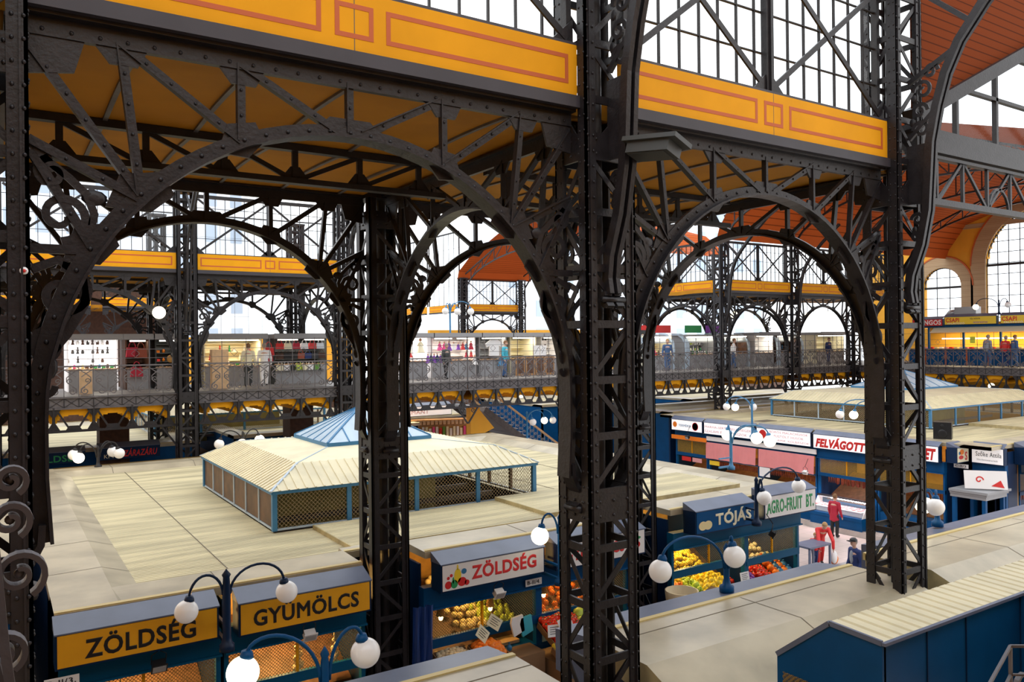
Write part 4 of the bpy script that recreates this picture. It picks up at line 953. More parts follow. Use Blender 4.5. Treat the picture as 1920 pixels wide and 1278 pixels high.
sign('white fruit sign with red letters and painted melon, half behind the middle column', (9.12, YF, 3.16), 0, 2.3, .53, 'sign_white', [('GYÜMÖLCS', 'red_sign', .2, .14, 1.52, .29, .035)],
     extra=fruit_paint(1.85, [(.12, .38, .14, .6, .4, 0), (.2, .36, .1, 1.2, .35, 2), (.06, .40, .05, .8, 1.2, 3), (.1, .2, .07, 1, 1, 1), (.24, .22, .06, 1, 1, 0), (.14, .1, .045, 1, 1.2, 0)]))
def eggs(t):
    b = MB()
    for px, m_ in ((.22, 0), (.38, 0)):
        vs = [(px+.13*math.cos(2*PI*k/18), -.004-px*.004, .19+.10*math.sin(2*PI*k/18)) for k in range(18)]; b.add(vs, [tuple(range(18))], m_)
    b.build('painted_eggs', ['egg'], t)
sign('dark blue sign reading TÓJÁS in white outlined letters beside two eggs', (12.9, YF, 3.31), 0, 1.92, .53, 'blue', [('TÓJÁS', 'cream', .62, .07, 1.18, .40, .04)], extra=eggs, frame='blue_dark')
sign('white sign with green letters right of the dark blue egg sign', (15.17, YF, 3.36), 0, 1.92, .56, 'sign_white', [('AGRO-FRUIT  BT.', 'green', .08, .12, 1.74, .32, .03)])
MR = -PI/2; MX = 28.2
sign('white butcher sign with a pale blue band and round bee emblem', (MX, 28.9, 3.18), MR, 2.05, .56, 'white_glow', [('TERMÉKEI', 'blue_light', .5, .22, .8, .14, .0)], extra=fruit_paint(0, [(.25, .3, .14, 1, 1, 4), (1.6, .28, .2, 1, 1, 0), (1.6, .28, .17, 1, 1, 1)]))
sign('white sign with two lines of faded pink capitals on the butcher row', (MX, 26.75, 3.17), MR, 2.95, .57, 'white_glow', [('MARHA-SERTÉSBELSŐSÉGEK', 'pink_text', .08, .31, 2.75, .14, .0), ('SZALÁMI ÉS KOLBÁSZOK', 'pink_text', .08, .1, 2.5, .14, .0)])
sign('white sign with three lines of faded pink capitals and a bee emblem', (MX, 23.65, 3.15), MR, 2.8, .60, 'white_glow', [('BOROS MALACHÚSOK', 'pink_text', .72, .42, 1.95, .12, 0), ('FÜSTÖLT HÚSOK', 'pink_text', .95, .25, 1.5, .12, 0), ('SZALÁMIK, KOLBÁSZOK', 'pink_text', .72, .07, 2.0, .12, 0)], extra=fruit_paint(0, [(.35, .32, .2, 1, 1, 0)]))
sign('long white sign with bold red italic letters behind the right column', (MX, 20.75, 3.13), MR, 5.2, .60, 'white_glow', [('FELVÁGOTT', 'red', .12, .07, 2.25, .44, .06), ('SZERENCSI', 'red', 2.5, .08, 1.5, .42, .06), ('ZLET', 'red', 4.25, .08, .85, .42, .06)])
sign('small square picture sign with red and pink drawing at the corner of the butcher row', (28.3, 14.95, 3.18), 0, .78, .56, 'cream', [('S', 'red', .5, .08, .16, .3, .03)], extra=fruit_paint(0, [(.25, .2, .12, 1.3, .6, 0), (.3, .38, .12, 1.2, .8, 4), (.15, .35, .06, 1, 1, 3)]))
sign('white sign with thin black lettering at the corner of the butcher row', (29.12, 14.9, 3.15), MR, 1.1, .6, 'white_glow', [('Szőke Attila', 'ink', .16, .27, .86, .17, 0), ('Hús-hentesáru bolt', 'grey', .2, .12, .7, .06, 0), ('Tulajdonos:', 'grey', .05, .47, .35, .06, 0)])
sign('white sign with red letters cut off by the right edge of the photo', (29.9, 13.45, 3.15), 0, 2.6, .62, 'white_glow', [('FELVÁGOTT', 'red', .08, .08, 2.2, .46, .035)])
sign('small dark blue sign box with green letters below the left gallery', (.9, 32.6, 3.45), 0, 1.9, .42, 'blue_dark', [('ZÖLDSÉG', 'green', .15, .06, 1.6, .3, .02)])
sign('small sign box with red brush letters below the left gallery', (3.2, 32.6, 3.45), 0, 2.1, .45, 'blue_dark', [('SZÁRAZÁRU', 'red', .75, .08, 1.25, .3, .02), ('KFT.', 'cream', .2, .06, .4, .14, .0)])
sign('distant white sign with red capitals above the bookshelf stall', (16.2, 35.4, 4.0), 0, 3.2, .5, 'white_glow', [('GYEMÁNT', 'pink_text', .3, .12, 1.6, .26, .01)])
sign('white sign strip with dark capitals at the right edge above the far roofs', (45.9, 24.5, 4.0), MR, 5, .55, 'sign_white', [('EZEK   B', 'red', 1.1, .15, 2.0, .25, 0)])
for x, z, l in ((4.35, 2.05, 'pale garlic braid hanging in the amber stall under the white spotlight'), (1.6, 1.95, 'pale garlic braid hanging in the amber stall by the lower left corner'), (5.0, 1.9, 'small garlic braid near the dark inner column')):
    b = MB()
    for i in range(9): b.ball((.03*math.sin(i*2.1), .03*math.cos(i*2.1), -.06*i), .035+.006*i, 7)
    b.tube([(0, 0, .35), (0, 0, -.1)], .012, 5); tag(b.build('garlic_braid', 'garlic', None, (x, 13.5, z+.5)), l, 'garlic braid', 'garlic braids in the amber stalls')
# small plates
for txt, x, z, w, y, rz, l in (('B-II/3.', .55, 2.98, .42, 12.48, 0, 'small white number plate B-II/3. at the lower left corner'), ('B-II/4.', 8.62, 2.86, .38, 12.84, 0, 'small white number plate B-II/4. under the painted fruit sign')):
    b = MB(); b.box(0, w, 0, .015, 0, .13); o = b.build('number_plate', 'white', None, (x, y, z)); tag(o, l, 'plate'); put_text(o, txt, 'ink', .04, .03, w-.08, .075, -.001, .01)
b = MB(); b.box(0, .5, 0, .02, 0, .14); o = b.build('number_plate', 'white', None, (28.72, 15.3, 2.98), MR+.0); tag(o, 'small white number plate C-II/3. on the butcher stall corner', 'plate'); put_text(o, 'C-II/3', 'ink', .05, .03, .38, .08, -.001, .01)

# ---------------------------------------------------------------- stall fronts
def stall(label, loc, rz, w, divs=1, wire='wire', rail=(2.06, 2.22), low=True, lamp=(1, .58, .17), power=35, fasc=(2.82, 3.2), back='interior_wood', depth=2.6, blue='teal'):
    fruit = abs(loc[1]-12.95) < .01 and rz == 0; ch = 1.66 if fruit else .95
    t = thing('market_stall', label, 'stall', loc, rz, 'market stalls')
    for x in [0]+[w*(i+1)/divs for i in range(divs)]:
        b = MB(); b.box(max(0, x-.07), min(w, x+.07), 0, .12, 0, fasc[0]); b.build('post', blue, t)
    b = MB(); b.box(0, w, -.06, .14, fasc[0], fasc[1]); b.box(0, w, -.12, .0, fasc[0]-.03, fasc[0]); b.build('fascia', blue, t)
    b = MB(); b.box(0, w, -.01, .09, rail[0], rail[1]); b.box(0, w, -.015, .0, rail[1]-.02, rail[1]+.01); b.build('mid_rail', blue, t)
    for i in range(divs):
        a, c = w*i/divs+.07, w*(i+1)/divs-.07
        if wire: b = MB(); b.quad((a, .05, rail[1]), (c, .05, rail[1]), (c, .05, fasc[0]), (a, .05, fasc[0])); b.build('wire_panel', wire, t)
        b = MB(); b.box((a+c)/2-.02, (a+c)/2+.02, .03, .07, rail[1], fasc[0]); b.build('divider', 'yellow', t)
    b = MB(); b.box(.05, w-.05, .02, .6, 0, ch); b.build('counter', blue, t)
    b = MB(); b.box(0, w, depth, depth+.06, 0, 3.6); b.build('inner_wall', back, t)
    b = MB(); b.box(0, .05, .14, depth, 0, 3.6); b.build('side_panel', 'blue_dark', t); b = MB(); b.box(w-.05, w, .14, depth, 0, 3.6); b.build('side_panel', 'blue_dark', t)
    za, zb = (1.70, 2.62) if fruit else (.98, 1.9)
    b = MB(); b.add([(.06, .5, za), (w-.06, .5, za), (w-.06, depth-.3, zb), (.06, depth-.3, zb), (.06, .5, za-.08), (w-.06, .5, za-.08), (w-.06, depth-.3, zb-.1), (.06, depth-.3, zb-.1)], [(0, 1, 2, 3), (4, 7, 6, 5), (0, 4, 5, 1)]); b.build('display_rack', 'wood_dark', t)
    if power:
        l = bpy.data.lights.new('stall_light', 'POINT'); l.shadow_soft_size = .15; l.energy = power*.8; l.color = lamp
        o = bpy.data.objects.new('stall_light', l); COL.objects.link(o); o.parent = t; o.location = (w/2, min(.9, depth*.6), 3.1)
    return t
YS = 12.95
stall('amber lit stall with wire mesh below the yellow ZÖLDSÉG sign', (.75, YS, 0), 0, 2.2, 1, 'wire', power=230)
stall('amber lit stall with wire mesh below the yellow GYÜMÖLCS sign', (3.0, YS, 0), 0, 2.35, 1, 'wire', power=260)
stall('vegetable stall with two hanging bulbs below the painted fruit sign', (6.45, YS, 0), 0, 2.55, 1, 'wire', power=75, blue='blue')
stall('fruit stall behind the middle column with an open corner of tomatoes', (9.0, YS, 0), 0, 2.35, 1, 'wire', power=75, blue='blue')
stall('egg and pepper stall below the TÓJÁS sign', (12.6, YS, 0), 0, 2.45, 1, 'wire', rail=(2.3, 2.46), fasc=(2.98, 3.32), power=110, lamp=(1, .75, .35))
stall('stall with orange nets below the green lettered sign', (15.05, YS, 0), 0, 1.95, 1, 'wire', rail=(2.2, 2.36), fasc=(2.98, 3.36), power=90, lamp=(1, .75, .4))
stall('butcher stall under an orange strip at the left end of the row', (28.5, 28.9, 0), MR, 2.1, 1, 'wire_gold', rail=(1.95, 2.1), fasc=(2.75, 3.15), power=90, blue='blue')
stall('butcher stall with the left pink awning cloth', (28.5, 26.75, 0), MR, 3.0, 1, None, rail=(1.95, 2.0), fasc=(2.8, 3.15), power=110, blue='blue')
stall('butcher stall with the right pink awning cloth', (28.5, 23.7, 0), MR, 2.9, 1, None, rail=(1.95, 2.0), fasc=(2.8, 3.15), power=110, blue='blue')
stall('butcher stall with a bright meat display under the bold red sign', (28.5, 20.75, 0), MR, 2.6, 1, 'wire_gold', rail=(2.0, 2.12), fasc=(2.75, 3.15), power=130, lamp=(1, .85, .7), blue='blue')
stall('butcher stall behind the right column', (28.5, 18.1, 0), MR, 2.6, 1, 'wire_gold', rail=(2.0, 2.12), fasc=(2.75, 3.15), power=90, blue='blue')
stall('corner butcher stall with the tilted white poster', (29.35, 14.95, 0), MR, 1.1, 1, None, rail=(2.3, 2.4), fasc=(2.8, 3.15), power=10, blue='blue', depth=.8)
stall('butcher stall at the right edge of the photo under the orange banner', (30.3, 13.85, 0), 0, 3, 1, 'wire_gold', rail=(2.0, 2.12), fasc=(2.8, 3.15), power=20, blue='blue', depth=1.3)
for y, w, l in ((26.75, 2.95, 'left pink awning cloth'), (23.65, 2.85, 'right pink awning cloth')):
    b = MB(); n = 20
    for i in range(n):
        a, c = -.0+w*i/n, w*(i+1)/n; b.quad((a, -.04-.03*math.sin(i*1.3), 2.02), (c, -.04-.03*math.sin((i+1)*1.3), 2.02), (c, -.02, 2.78), (a, -.02, 2.78))
    tag(b.build('awning_cloth', 'pink', None, (28.36, y, 0), MR), l+' hanging across a butcher stall', 'awning')
b = MB(); b.box(0, 2.3, 0, .03, 0, .2); tag(b.build('valance_strip', 'orange', None, (28.3, 29.0, 2.75), MR), 'orange red strip under the bee sign at the left of the butcher row', 'valance')
b = MB(); b.box(0, 6, 0, .05, 0, .2); tag(b.build('valance_strip', 'sign_white', None, (28.32, 26.7, 2.86), MR), 'dull white strip above the pink awning cloths', 'valance')
# corner kiosk with grey top and tilted poster
t = thing('corner_kiosk', 'blue corner kiosk with grey moulded top in front of the corner butcher stall', 'kiosk', (28.0, 14.9, 0))
for x in (0, 1.2):
    for y in (-1.0, 0): b = MB(); b.box(x-.06, x+.06, y-.06, y+.06, 0, 2.3); b.build('post', 'blue', t)
b = MB(); b.box(-.2, 1.4, -1.2, .1, 2.3, 2.38); b.box(-.14, 1.34, -1.14, .1, 2.22, 2.3); b.box(-.1, 1.3, -1.1, .1, 2.1, 2.22); b.build('top', 'grey', t)
b = MB(); b.box(0, 1.2, -1, 0, 0, 1.1); b.build('counter', 'blue', t)
b = MB(); b.box(-.3, 1.0, -.04, 0, 0, .62); o = b.build('tilted_poster', 'sign_white', None, (28.15, 14.3, 2.42)); o.rotation_euler = (math.radians(-14), 0, math.radians(-50)); tag(o, 'tilted white poster with a red emblem standing on the corner kiosk', 'poster')
b = MB(); b.strip(spiral((.15, .3), .13, 1, 0, lambda x, z: (x, -.045, z), 20, 1), .04, .01); b.poly([(.5, -.045, .1), (.9, -.045, .05), (.8, -.045, .3)], .006, (0, 1, 0)); b.build('emblem', 'red', o)
b = MB(); b.box(0, 1.5, 0, .02, 0, 1.15); o = b.build('hanging_banner', 'orange', None, (29.95, 13.4, 2.0)); tag(o, 'orange banner with a meat picture hanging at the right edge', 'banner')
b = MB(); b.ball((.5, -.01, .7), .3, 12, 0, 1, .03, 1.1); b.ball((1.1, -.01, .95), .1, 10, 1, 1.5, .03, 1); b.build('printed_picture', ['cream', 'brick_dark'], o)
b = MB(); b.box(-.3, .3, -.22, .22, 0, .62); b.ball((0, -.23, .2), .16, 12, 0, 1, .1, 1); b.ball((0, -.23, .48), .07, 10, 0, 1, .1, 1); o = b.build('loudspeaker', 'black', None, (29.5, 16.1, 3.86), MR+.4); tag(o, 'black loudspeaker standing on the butcher roof behind the right column', 'loudspeaker')

# ---------------------------------------------------------------- globe lamps
gl_mesh = {}
def globe_me(kind):
    if kind not in gl_mesh:
        b = MB(); b.ball((0, 0, 0), .165, 28); gl_mesh[kind] = b.mesh('globe', kind)
    return gl_mesh[kind]
def globe_lamp(label, base, top, globes, m='blue', rpost=.045, mount=None):
    """base: foot of the post; top: finial; globes: (dx, dy, dz, lit) measured from the post top"""
    t = thing('globe_lamp', label, 'lamp', base, 0, 'globe lamps of the market hall'); H = top-base[2]
    b = MB(); b.lathe([(0, 0), (.11, 0), (.11, .09), (rpost+.02, .12), (rpost, .2), (rpost, H*.75), (rpost*.8, H-.1), (rpost*1.1, H-.06), (.02, H), (0, H+.03)], 14); b.build('post', m, t)
    if mount: b = MB(); b.bar((0, 0, .1), (*mount, .1), .05, .05, (0, 0, 1)); b.bar((0, 0, .35), (*mount, .35), .04, .04, (0, 0, 1)); b.build('wall_mount', m, t)
    for dx, dy, dz, lit in globes:
        g = Vector((dx, dy, H+dz)); s = Vector((dx, dy, 0)); L = s.length; u = s/L; b = MB(); z0 = max(.18, H-.35)
        pts = []
        e = g+Vector((0, 0, .17))-u*.04
        for i in range(15):
            k_ = i/14; a = PI*(1-k_)
            x = .05+(L-.09)*(1-math.cos(PI*k_))/2; z = z0+(e.z-z0)*k_+math.sin(PI*k_)*(.26+.1*L)
            pts.append(u*x+Vector((0, 0, z)))
        b.tube(pts, .02, 8); b.lathe([(0, .05), (.05, .05), (.07, 0), (.07, -.03), (0, -.03)], 12, e); b.build('arm', m, t)
        inst('globe', globe_me('globe_lit' if lit else 'globe'), t, g)
    return t
globe_lamp('blue double globe lamp between the two yellow signs, both globes unlit', (2.87, 12.2, 3.1), 4.28, [(-.56, 0, -.5, False), (.9, .02, -.48, False)], 'blue_dark', .06, mount=(0, .7))
globe_lamp('double globe lamp at the bottom edge, left globe glowing', (3.0, 8.4, 3.72), 4.3, [(-.87, 0, -.06, True), (.47, 0, -.15, False)], 'blue')
globe_lamp('globe lamp with one glowing globe beside the painted fruit sign', (8.98, 12.2, 3.0), 4.33, [(-.46, 0, -.34, True), (.35, .3, -.2, False)], 'blue', mount=(0, .7))
globe_lamp('blue globe lamp with two white globes on the near roof, right of the middle column', (9.31, 8.4, 3.78), 4.5, [(-1.36, 0, -.18, False), (.0, -.16, -.15, False)], 'blue')
globe_lamp('double globe lamp above the green lettered sign', (14.53, 12.2, 3.38), 4.47, [(.08, -.15, -.45, False), (1.5, 0, -.36, False)], 'blue_dark', mount=(0, .7))
globe_lamp('globe lamp on the near roof edge half hidden by the right column', (15.52, 8.6, 3.9), 4.46, [(-.3, .1, -.12, True), (-.42, -.2, -.1, False)], 'blue')
globe_lamp('triple globe lamp on the butcher roof between the pink lettered signs', (28.0, 23.7, 3.3), 4.93, [(0, 1.45, -.36, False), (0, .95, -.36, True), (.2, .1, -.3, False)], 'blue_light', mount=(.5, 0))
globe_lamp('triple globe lamp in front of the pink awnings, all globes glowing', (17.9, 15.93, 3.85), 4.97, [(.1, .22, -.14, True), (.1, -.85, -.14, True), (.1, -1.3, -.18, True)], 'blue_light', mount=(-.5, 0))
globe_lamp('globe lamp with two globes, partly behind the right column', (28.0, 17.6, 3.3), 5.2, [(0, 1.75, -.58, False), (0, 1.15, -.56, True)], 'blue_light', mount=(.5, 0))
globe_lamp('dark lamp with four globes at the back edge of the big roof, one glowing', (2.75, 28.0, 3.8), 4.5, [(-.55, -.2, -.3, True), (-.65, .25, -.25, False), (.6, 0, -.28, False), (.45, .3, -.25, False)], 'iron_dark')
globe_lamp('dark lamp with three globes behind the skylight house', (7.2, 28.0, 3.8), 4.62, [(-.8, 0, -.35, False), (-.15, -.4, -.35, True), (.55, 0, -.3, True)], 'iron_dark')
globe_lamp('blue lamp with three white globes at the stair foot', (20.98, 31.0, 0), 4.35, [(.2, -.2, -.5, False), (1.0, 0, -.48, True), (1.5, 0, -.5, False)], 'blue_light')
globe_lamp('light blue triple globe lamp rising above the bridge stalls', (18.42, 33.7, 7.9), 9.5, [(-.25, 0, -.38, False), (.3, -.2, -.4, False), (1.15, 0, -.38, False)], 'blue_light')
globe_lamp('globe lamp over the yellow snack signs, left globe', (49.0, 23.4, 8.9), 9.75, [(0, 1.3, -.35, True), (0, -.5, -.3, False)], 'blue_dark')
for x, y, z, l in ((4.82, 29.6, 8.75, 'round glowing lamp hanging from the distant arch above the white shelf stall'), (44.4, 33, 9.1, 'glowing ceiling globe left of the last far arch'), (46.6, 33, 9.2, 'glowing ceiling globe near the right column'), (37.5, 33, 9.1, 'glowing ceiling globe over the silver barrel stalls'), (33.5, 33, 9.0, 'glowing ceiling globe left of the silver barrel stalls')):
    t = thing('ceiling_globe', l, 'lamp', (x, y, z), 0, 'ceiling globes of the gallery')
    inst('globe', globe_me('globe_lit'), t, (0, 0, 0), scale=(1.3, 1.3, 1.3)); b = MB(); b.tube([(0, 0, .2), (0, 0, 1.1)], .02, 6); b.build('rod', 'iron_dark', t)
# small lamps under and around the galleries
for i, (x, y, z, l) in enumerate(((14.2, 34.8, 4.9, 'small glowing globe under the bridge right of the inner column'), (12.9, 27.6, 4.3, 'glowing globe beside the inner column base'), (33.8, 30.6, 4.6, 'small glowing globe under the far right gallery'), (36.5, 33, 4.9, 'glowing globe beside the yellow sign under the far gallery'), (22, 33, 5.0, 'glowing globe under the bridge above the stairs'), (46.2, 22.5, 4.9, 'left glowing globe under the end gallery'), (46.2, 19.8, 4.9, 'right glowing globe under the end gallery'), (9.3, 34, 5.0, 'small glowing globe under the gallery before the brown pier'))):
    t = thing('globe_lamp', l, 'lamp', (x, y, z), 0, 'small globe lamps under the gallery')
    inst('globe', globe_me('globe_lit'), t); b = MB(); b.tube([(0, 0, .16), (0, 0, 5.76-z)] if abs(y-27.6) > .1 else [(0, 0, -.16), (0, 0, 3.72-z)], .018, 6); b.build('arm', 'iron_dark', t)

# ---------------------------------------------------------------- small fittings on the stalls
for x, z, y, l in ((7.03, 2.45, 13.35, 'bare glowing bulb in a wire shade, left one under the painted fruit sign'), (8.12, 2.42, 13.35, 'bare glowing bulb in a wire shade, beside the stall post'), (9.4, 2.45, 13.35, 'bare glowing bulb in a wire shade, next to the middle column')):
    t = thing('hanging_bulb', l, 'lamp', (x, y, z), 0, 'hanging bulbs in the fruit stalls')
    b = MB(); b.ball((0, 0, 0), .045, 12, 0, 1, 1, 1.5); b.build('bulb', 'bulb', t)
    b = MB(); b.lathe([(.085, .03), (.06, .16), (.03, .28), (.012, .36), (.012, .8)], 12); b.build('shade', 'interior_wood', t)
def spot(label, loc, rz=0, m='grey', rx=.6):
    t = thing('spotlight', label, 'spotlight', loc, 0, 'small spotlights on the stall fronts', rot=(rx, 0, rz))
    b = MB(); b.box(-.09, .09, -.08, .03, -.1, .02); b.box(-.11, .11, -.1, -.08, -.12, .04); b.build('housing', m, t)
    b = MB(); b.box(-.09, .09, -.105, -.1, -.1, .02); b.build('lens', 'tube_light' if m == 'grey' else 'silver', t)
    b = MB(); b.tube([(-.1, 0, -.03), (-.1, .05, .1), (0, .08, .16), (.1, .05, .1), (.1, 0, -.03)], .008, 5); b.tube([(0, .08, .16), (0, .42, .30)], .01, 5); b.build('yoke', 'iron', t)
spot('small black spotlight under the yellow ZÖLDSÉG sign', (2.0, 12.6, 3.0), m='black'); spot('small white spotlight under the yellow GYÜMÖLCS sign', (4.25, 12.6, 2.98), m='white')
spot('small white spotlight under the painted fruit sign', (7.85, 12.6, 3.0), m='white'); spot('black square floodlight under the green lettered sign', (15.3, 12.4, 3.1), .6, 'black')
spot('white spotlight on the butcher block corner', (27.9, 20.9, 2.2), MR, 'white'); spot('small dark spotlight under the bee sign', (28.0, 27.6, 3.0), MR, 'black')
b = MB(); n = 12
for i in range(n):
    a, c = .42*i/n, .42*(i+1)/n; f = lambda i, z: .05*math.sin(i*1.7)+.03*math.sin(z*4+i)
    zs = [1.2, 1.6, 2.0, 2.4, 2.95]
    for z0, z1 in zip(zs[:-1], zs[1:]): b.quad((a, f(i, z0), z0), (c, f(i+1, z0), z0), (c, f(i+1, z1), z1), (a, f(i, z1), z1))
    b.quad((a, f(i, 1.2), 1.2), (c, f(i+1, 1.2), 1.2), (c, f(i+1, .1), .1), (a, f(i, .1), .1))
tag(b.build('tarp', 'tarp', None, (6.14, 12.72, 0)), 'crumpled blue tarp hanging beside the dark inner column', 'tarp')

# ---------------------------------------------------------------- produce
def me_ball(r, m, sx=1, sz=1, n=8, stem=None):
    r *= 1.4; b = MB(); b.ball((0, 0, 0), r, n, 0, sx, 1, sz)
    if stem: b.ball((0, 0, r*sz*.95), r*.25, 5, 1)
    return b.mesh('fruit', [m, stem] if stem else m)
FR = {'tomato': me_ball(.05, 'tomato', stem='green_dark'), 'orange': me_ball(.05, 'orange'), 'yellow_pepper': me_ball(.05, 'yellow_fruit', .8, 1.5), 'green_pepper': me_ball(.045, 'lime', .8, 1.7),
      'lettuce': me_ball(.11, 'lime', 1, .8), 'garlic_bulb': me_ball(.042, 'garlic', 1, .8), 'carrot': me_ball(.03, 'orange', 3.2, 1), 'onion': me_ball(.05, 'egg', 1, .9), 'lemon': me_ball(.04, 'yellow_fruit', 1.3, 1), 'red_pepper': me_ball(.045, 'tomato', .8, 1.6), 'plum': me_ball(.035, 'purple')}
def pile(kind, c, w, d, n, group, label, slope=0, dome=.1, gx=None):
    """countable fruit heaped on a w x d patch, slope = rise per metre away from the aisle"""
    k_ = int(math.ceil(math.sqrt(n*w/d))) or 1; j_ = int(math.ceil(n/k_)); m = 0
    for j in range(j_):
        for i in range(k_):
            if m >= n: return
            u = (i+.5+random.uniform(-.3, .3)+(j % 2)*.4)/k_; v = (j+.5+random.uniform(-.3, .3))/j_
            o = bpy.data.objects.new(kind, FR[kind]); COL.objects.link(o)
            h = dome*(1-(2*u-1)**2)*(1-(2*v-1)**2)
            o.location = (c[0]+(u-.5)*w, c[1]+(v-.5)*d, c[2]+(v-.5)*d*slope+h+random.uniform(0, .03)); o.rotation_euler = (random.uniform(-.6, .6), random.uniform(-.6, .6), random.uniform(0, 6))
            tag(o, label, kind.replace('_', ' '), group); m += 1
def crate(label, c, w, d, rx=0, m='crate'):
    t = MB(); t.box(-w/2, w/2, -d/2, d/2, -.03, 0); t.box(-w/2, w/2, -d/2-.02, -d/2, -.03, .07); t.box(-w/2, w/2, d/2, d/2+.02, -.03, .1); t.box(-w/2-.02, -w/2, -d/2, d/2, -.03, .09); t.box(w/2, w/2+.02, -d/2, d/2, -.03, .09)
    o = t.build('crate', m, None, c); o.rotation_euler = (rx, 0, 0); tag(o, label, 'crate', 'wooden crates on the stall counters'); return o
RX = math.atan(.55)
# painted fruit sign stall: garlic and oranges in crates, peppers and onions behind the wire, tomatoes and lettuce right
crate('low crate of garlic next to the blue tarp', (6.95, 12.66, 1.84), .62, .55, .25); pile('garlic_bulb', (6.95, 12.66, 1.9), .56, .5, 46, 'garlic in the low crate', 'pale garlic bulb in the low crate next to the blue tarp', .25)
crate('low crate of oranges right of the garlic', (7.65, 12.66, 1.84), .6, .5, .25); pile('orange', (7.65, 12.66, 1.9), .54, .45, 34, 'oranges in the low crate', 'orange in the low crate right of the garlic', .25)
b = MB(); b.box(6.55, 8.75, 12.4, 12.92, .0, 1.74); tag(b.build('produce_counter', 'crate', None), 'dark wooden counter under the painted fruit sign stalls', 'counter')
for k_, (x, g, l) in enumerate(((8.85, 'green_pepper', 'green pepper heaped behind the wire under the painted fruit sign'), (8.35, 'onion', 'onion heaped behind the wire under the painted fruit sign'))):
    pile(g, (x-.4, 14.3, 2.28), .8, 1.7, 70, 'vegetables behind the wire: '+g.replace('_', ' '), l, .47, .08)
pile('red_pepper', (8.6, 14.55, 2.42), .5, .8, 24, 'red peppers behind the wire', 'red pepper heaped among the green ones behind the wire', .47, .1)
pile('tomato', (9.35, 12.6, 1.98), .8, .6, 90, 'tomatoes at the open corner', 'red tomato heaped at the open corner by the middle column', .45, .16)
pile('yellow_pepper', (9.3, 12.15, 1.68), .8, .4, 46, 'yellow peppers at the open corner', 'pale yellow pepper heaped below the tomatoes', .5, .12)
pile('lettuce', (10.1, 12.6, 1.95), .6, .6, 16, 'lettuces at the open corner', 'light green lettuce right of the tomatoes', .5, .1)
pile('orange', (9.95, 14.2, 2.25), 1.6, 1.5, 80, 'oranges behind the wire near the middle column', 'orange on the rack behind the wire near the middle column', .47, .06)
b = MB(); b.box(8.85, 10.6, 11.9, 12.92, .0, 1.55); tag(b.build('produce_bench', 'crate', None), 'low wooden bench carrying the tomatoes and yellow peppers', 'bench')
crate('wooden crate on edge holding tomatoes at the open corner', (9.35, 12.6, 1.9), .84, .65, RX*.8); crate('wooden crate holding yellow peppers below the tomatoes', (9.3, 12.15, 1.64), .84, .45, RX*.8)
# egg stall: yellow mound behind the wire, peppers and carrots on the counter
pile('lemon', (13.7, 14.25, 2.3), 1.6, 1.7, 240, 'yellow mound behind the wire of the egg stall', 'yellow fruit in the big mound behind the wire of the egg stall', .47, .25)
pile('orange', (12.95, 13.75, 1.98), .5, .6, 22, 'oranges at the left of the egg stall', 'orange behind the wire at the left of the egg stall', .5, .05)
pile('carrot', (13.05, 13.3, 1.82), .6, .5, 40, 'carrots on the egg stall counter', 'carrot heaped at the left end of the egg stall counter', .5, .1)
pile('yellow_pepper', (14.2, 13.3, 1.82), .9, .5, 60, 'yellow peppers on the egg stall counter', 'pale yellow pepper heaped on the egg stall counter', .5, .12)
pile('green_pepper', (13.57, 13.3, 1.82), .4, .5, 30, 'green peppers on the egg stall counter', 'light green pepper between carrots and yellow peppers', .5, .1)
pile('tomato', (14.75, 13.3, 1.8), .2, .2, 8, 'tomatoes on the egg stall counter', 'red tomato below the yellow peppers of the egg stall', .3, .03)
crate('wooden crate of carrots on the egg stall counter', (13.05, 13.3, 1.74), .6, .5, .2); crate('wooden crate of yellow peppers on the egg stall counter', (14.2, 13.3, 1.74), .84, .5, .2); crate('wooden crate of green peppers on the egg stall counter', (13.57, 13.3, 1.74), .34, .5, .2)
pile('tomato', (15.95, 13.3, 1.76), .5, .5, 30, 'tomatoes below the green lettered sign', 'red tomato heaped below the green lettered sign', .4, .08)
pile('plum', (15.4, 13.3, 1.76), .5, .5, 36, 'plums below the green lettered sign', 'dark purple plum heaped below the green lettered sign', .4, .08)
for i in range(14):
    b = MB(); b.ball((0, 0, 0), .10, 8, 0, 1, 1, 1.1); b.ball((0, 0, .12), .03, 6, 0)
    tag(b.build('net_bag', 'blue_light' if i % 2 else 'orange', None, (16.35+.16*(i % 4), 13.15+.15*(i//4), 1.77+.09*(i//4))), ('blue' if i % 2 else 'orange')+' net bag of fruit stacked at the right end of the counter', 'net bag', ('blue' if i % 2 else 'orange')+' net bags on the counter')
pile('onion', (15.95, 14.3, 2.3), 1.6, 1.6, 90, 'onions behind the wire below the green lettered sign', 'onion on the rack below the green lettered sign', .47, .1)
b = MB(); b.box(11.95, 13.6, 12.05, 12.85, 0, 1.7); tag(b.build('produce_counter', 'crate', None), 'dark wooden counter carrying the beige tub beside the egg stall', 'counter')
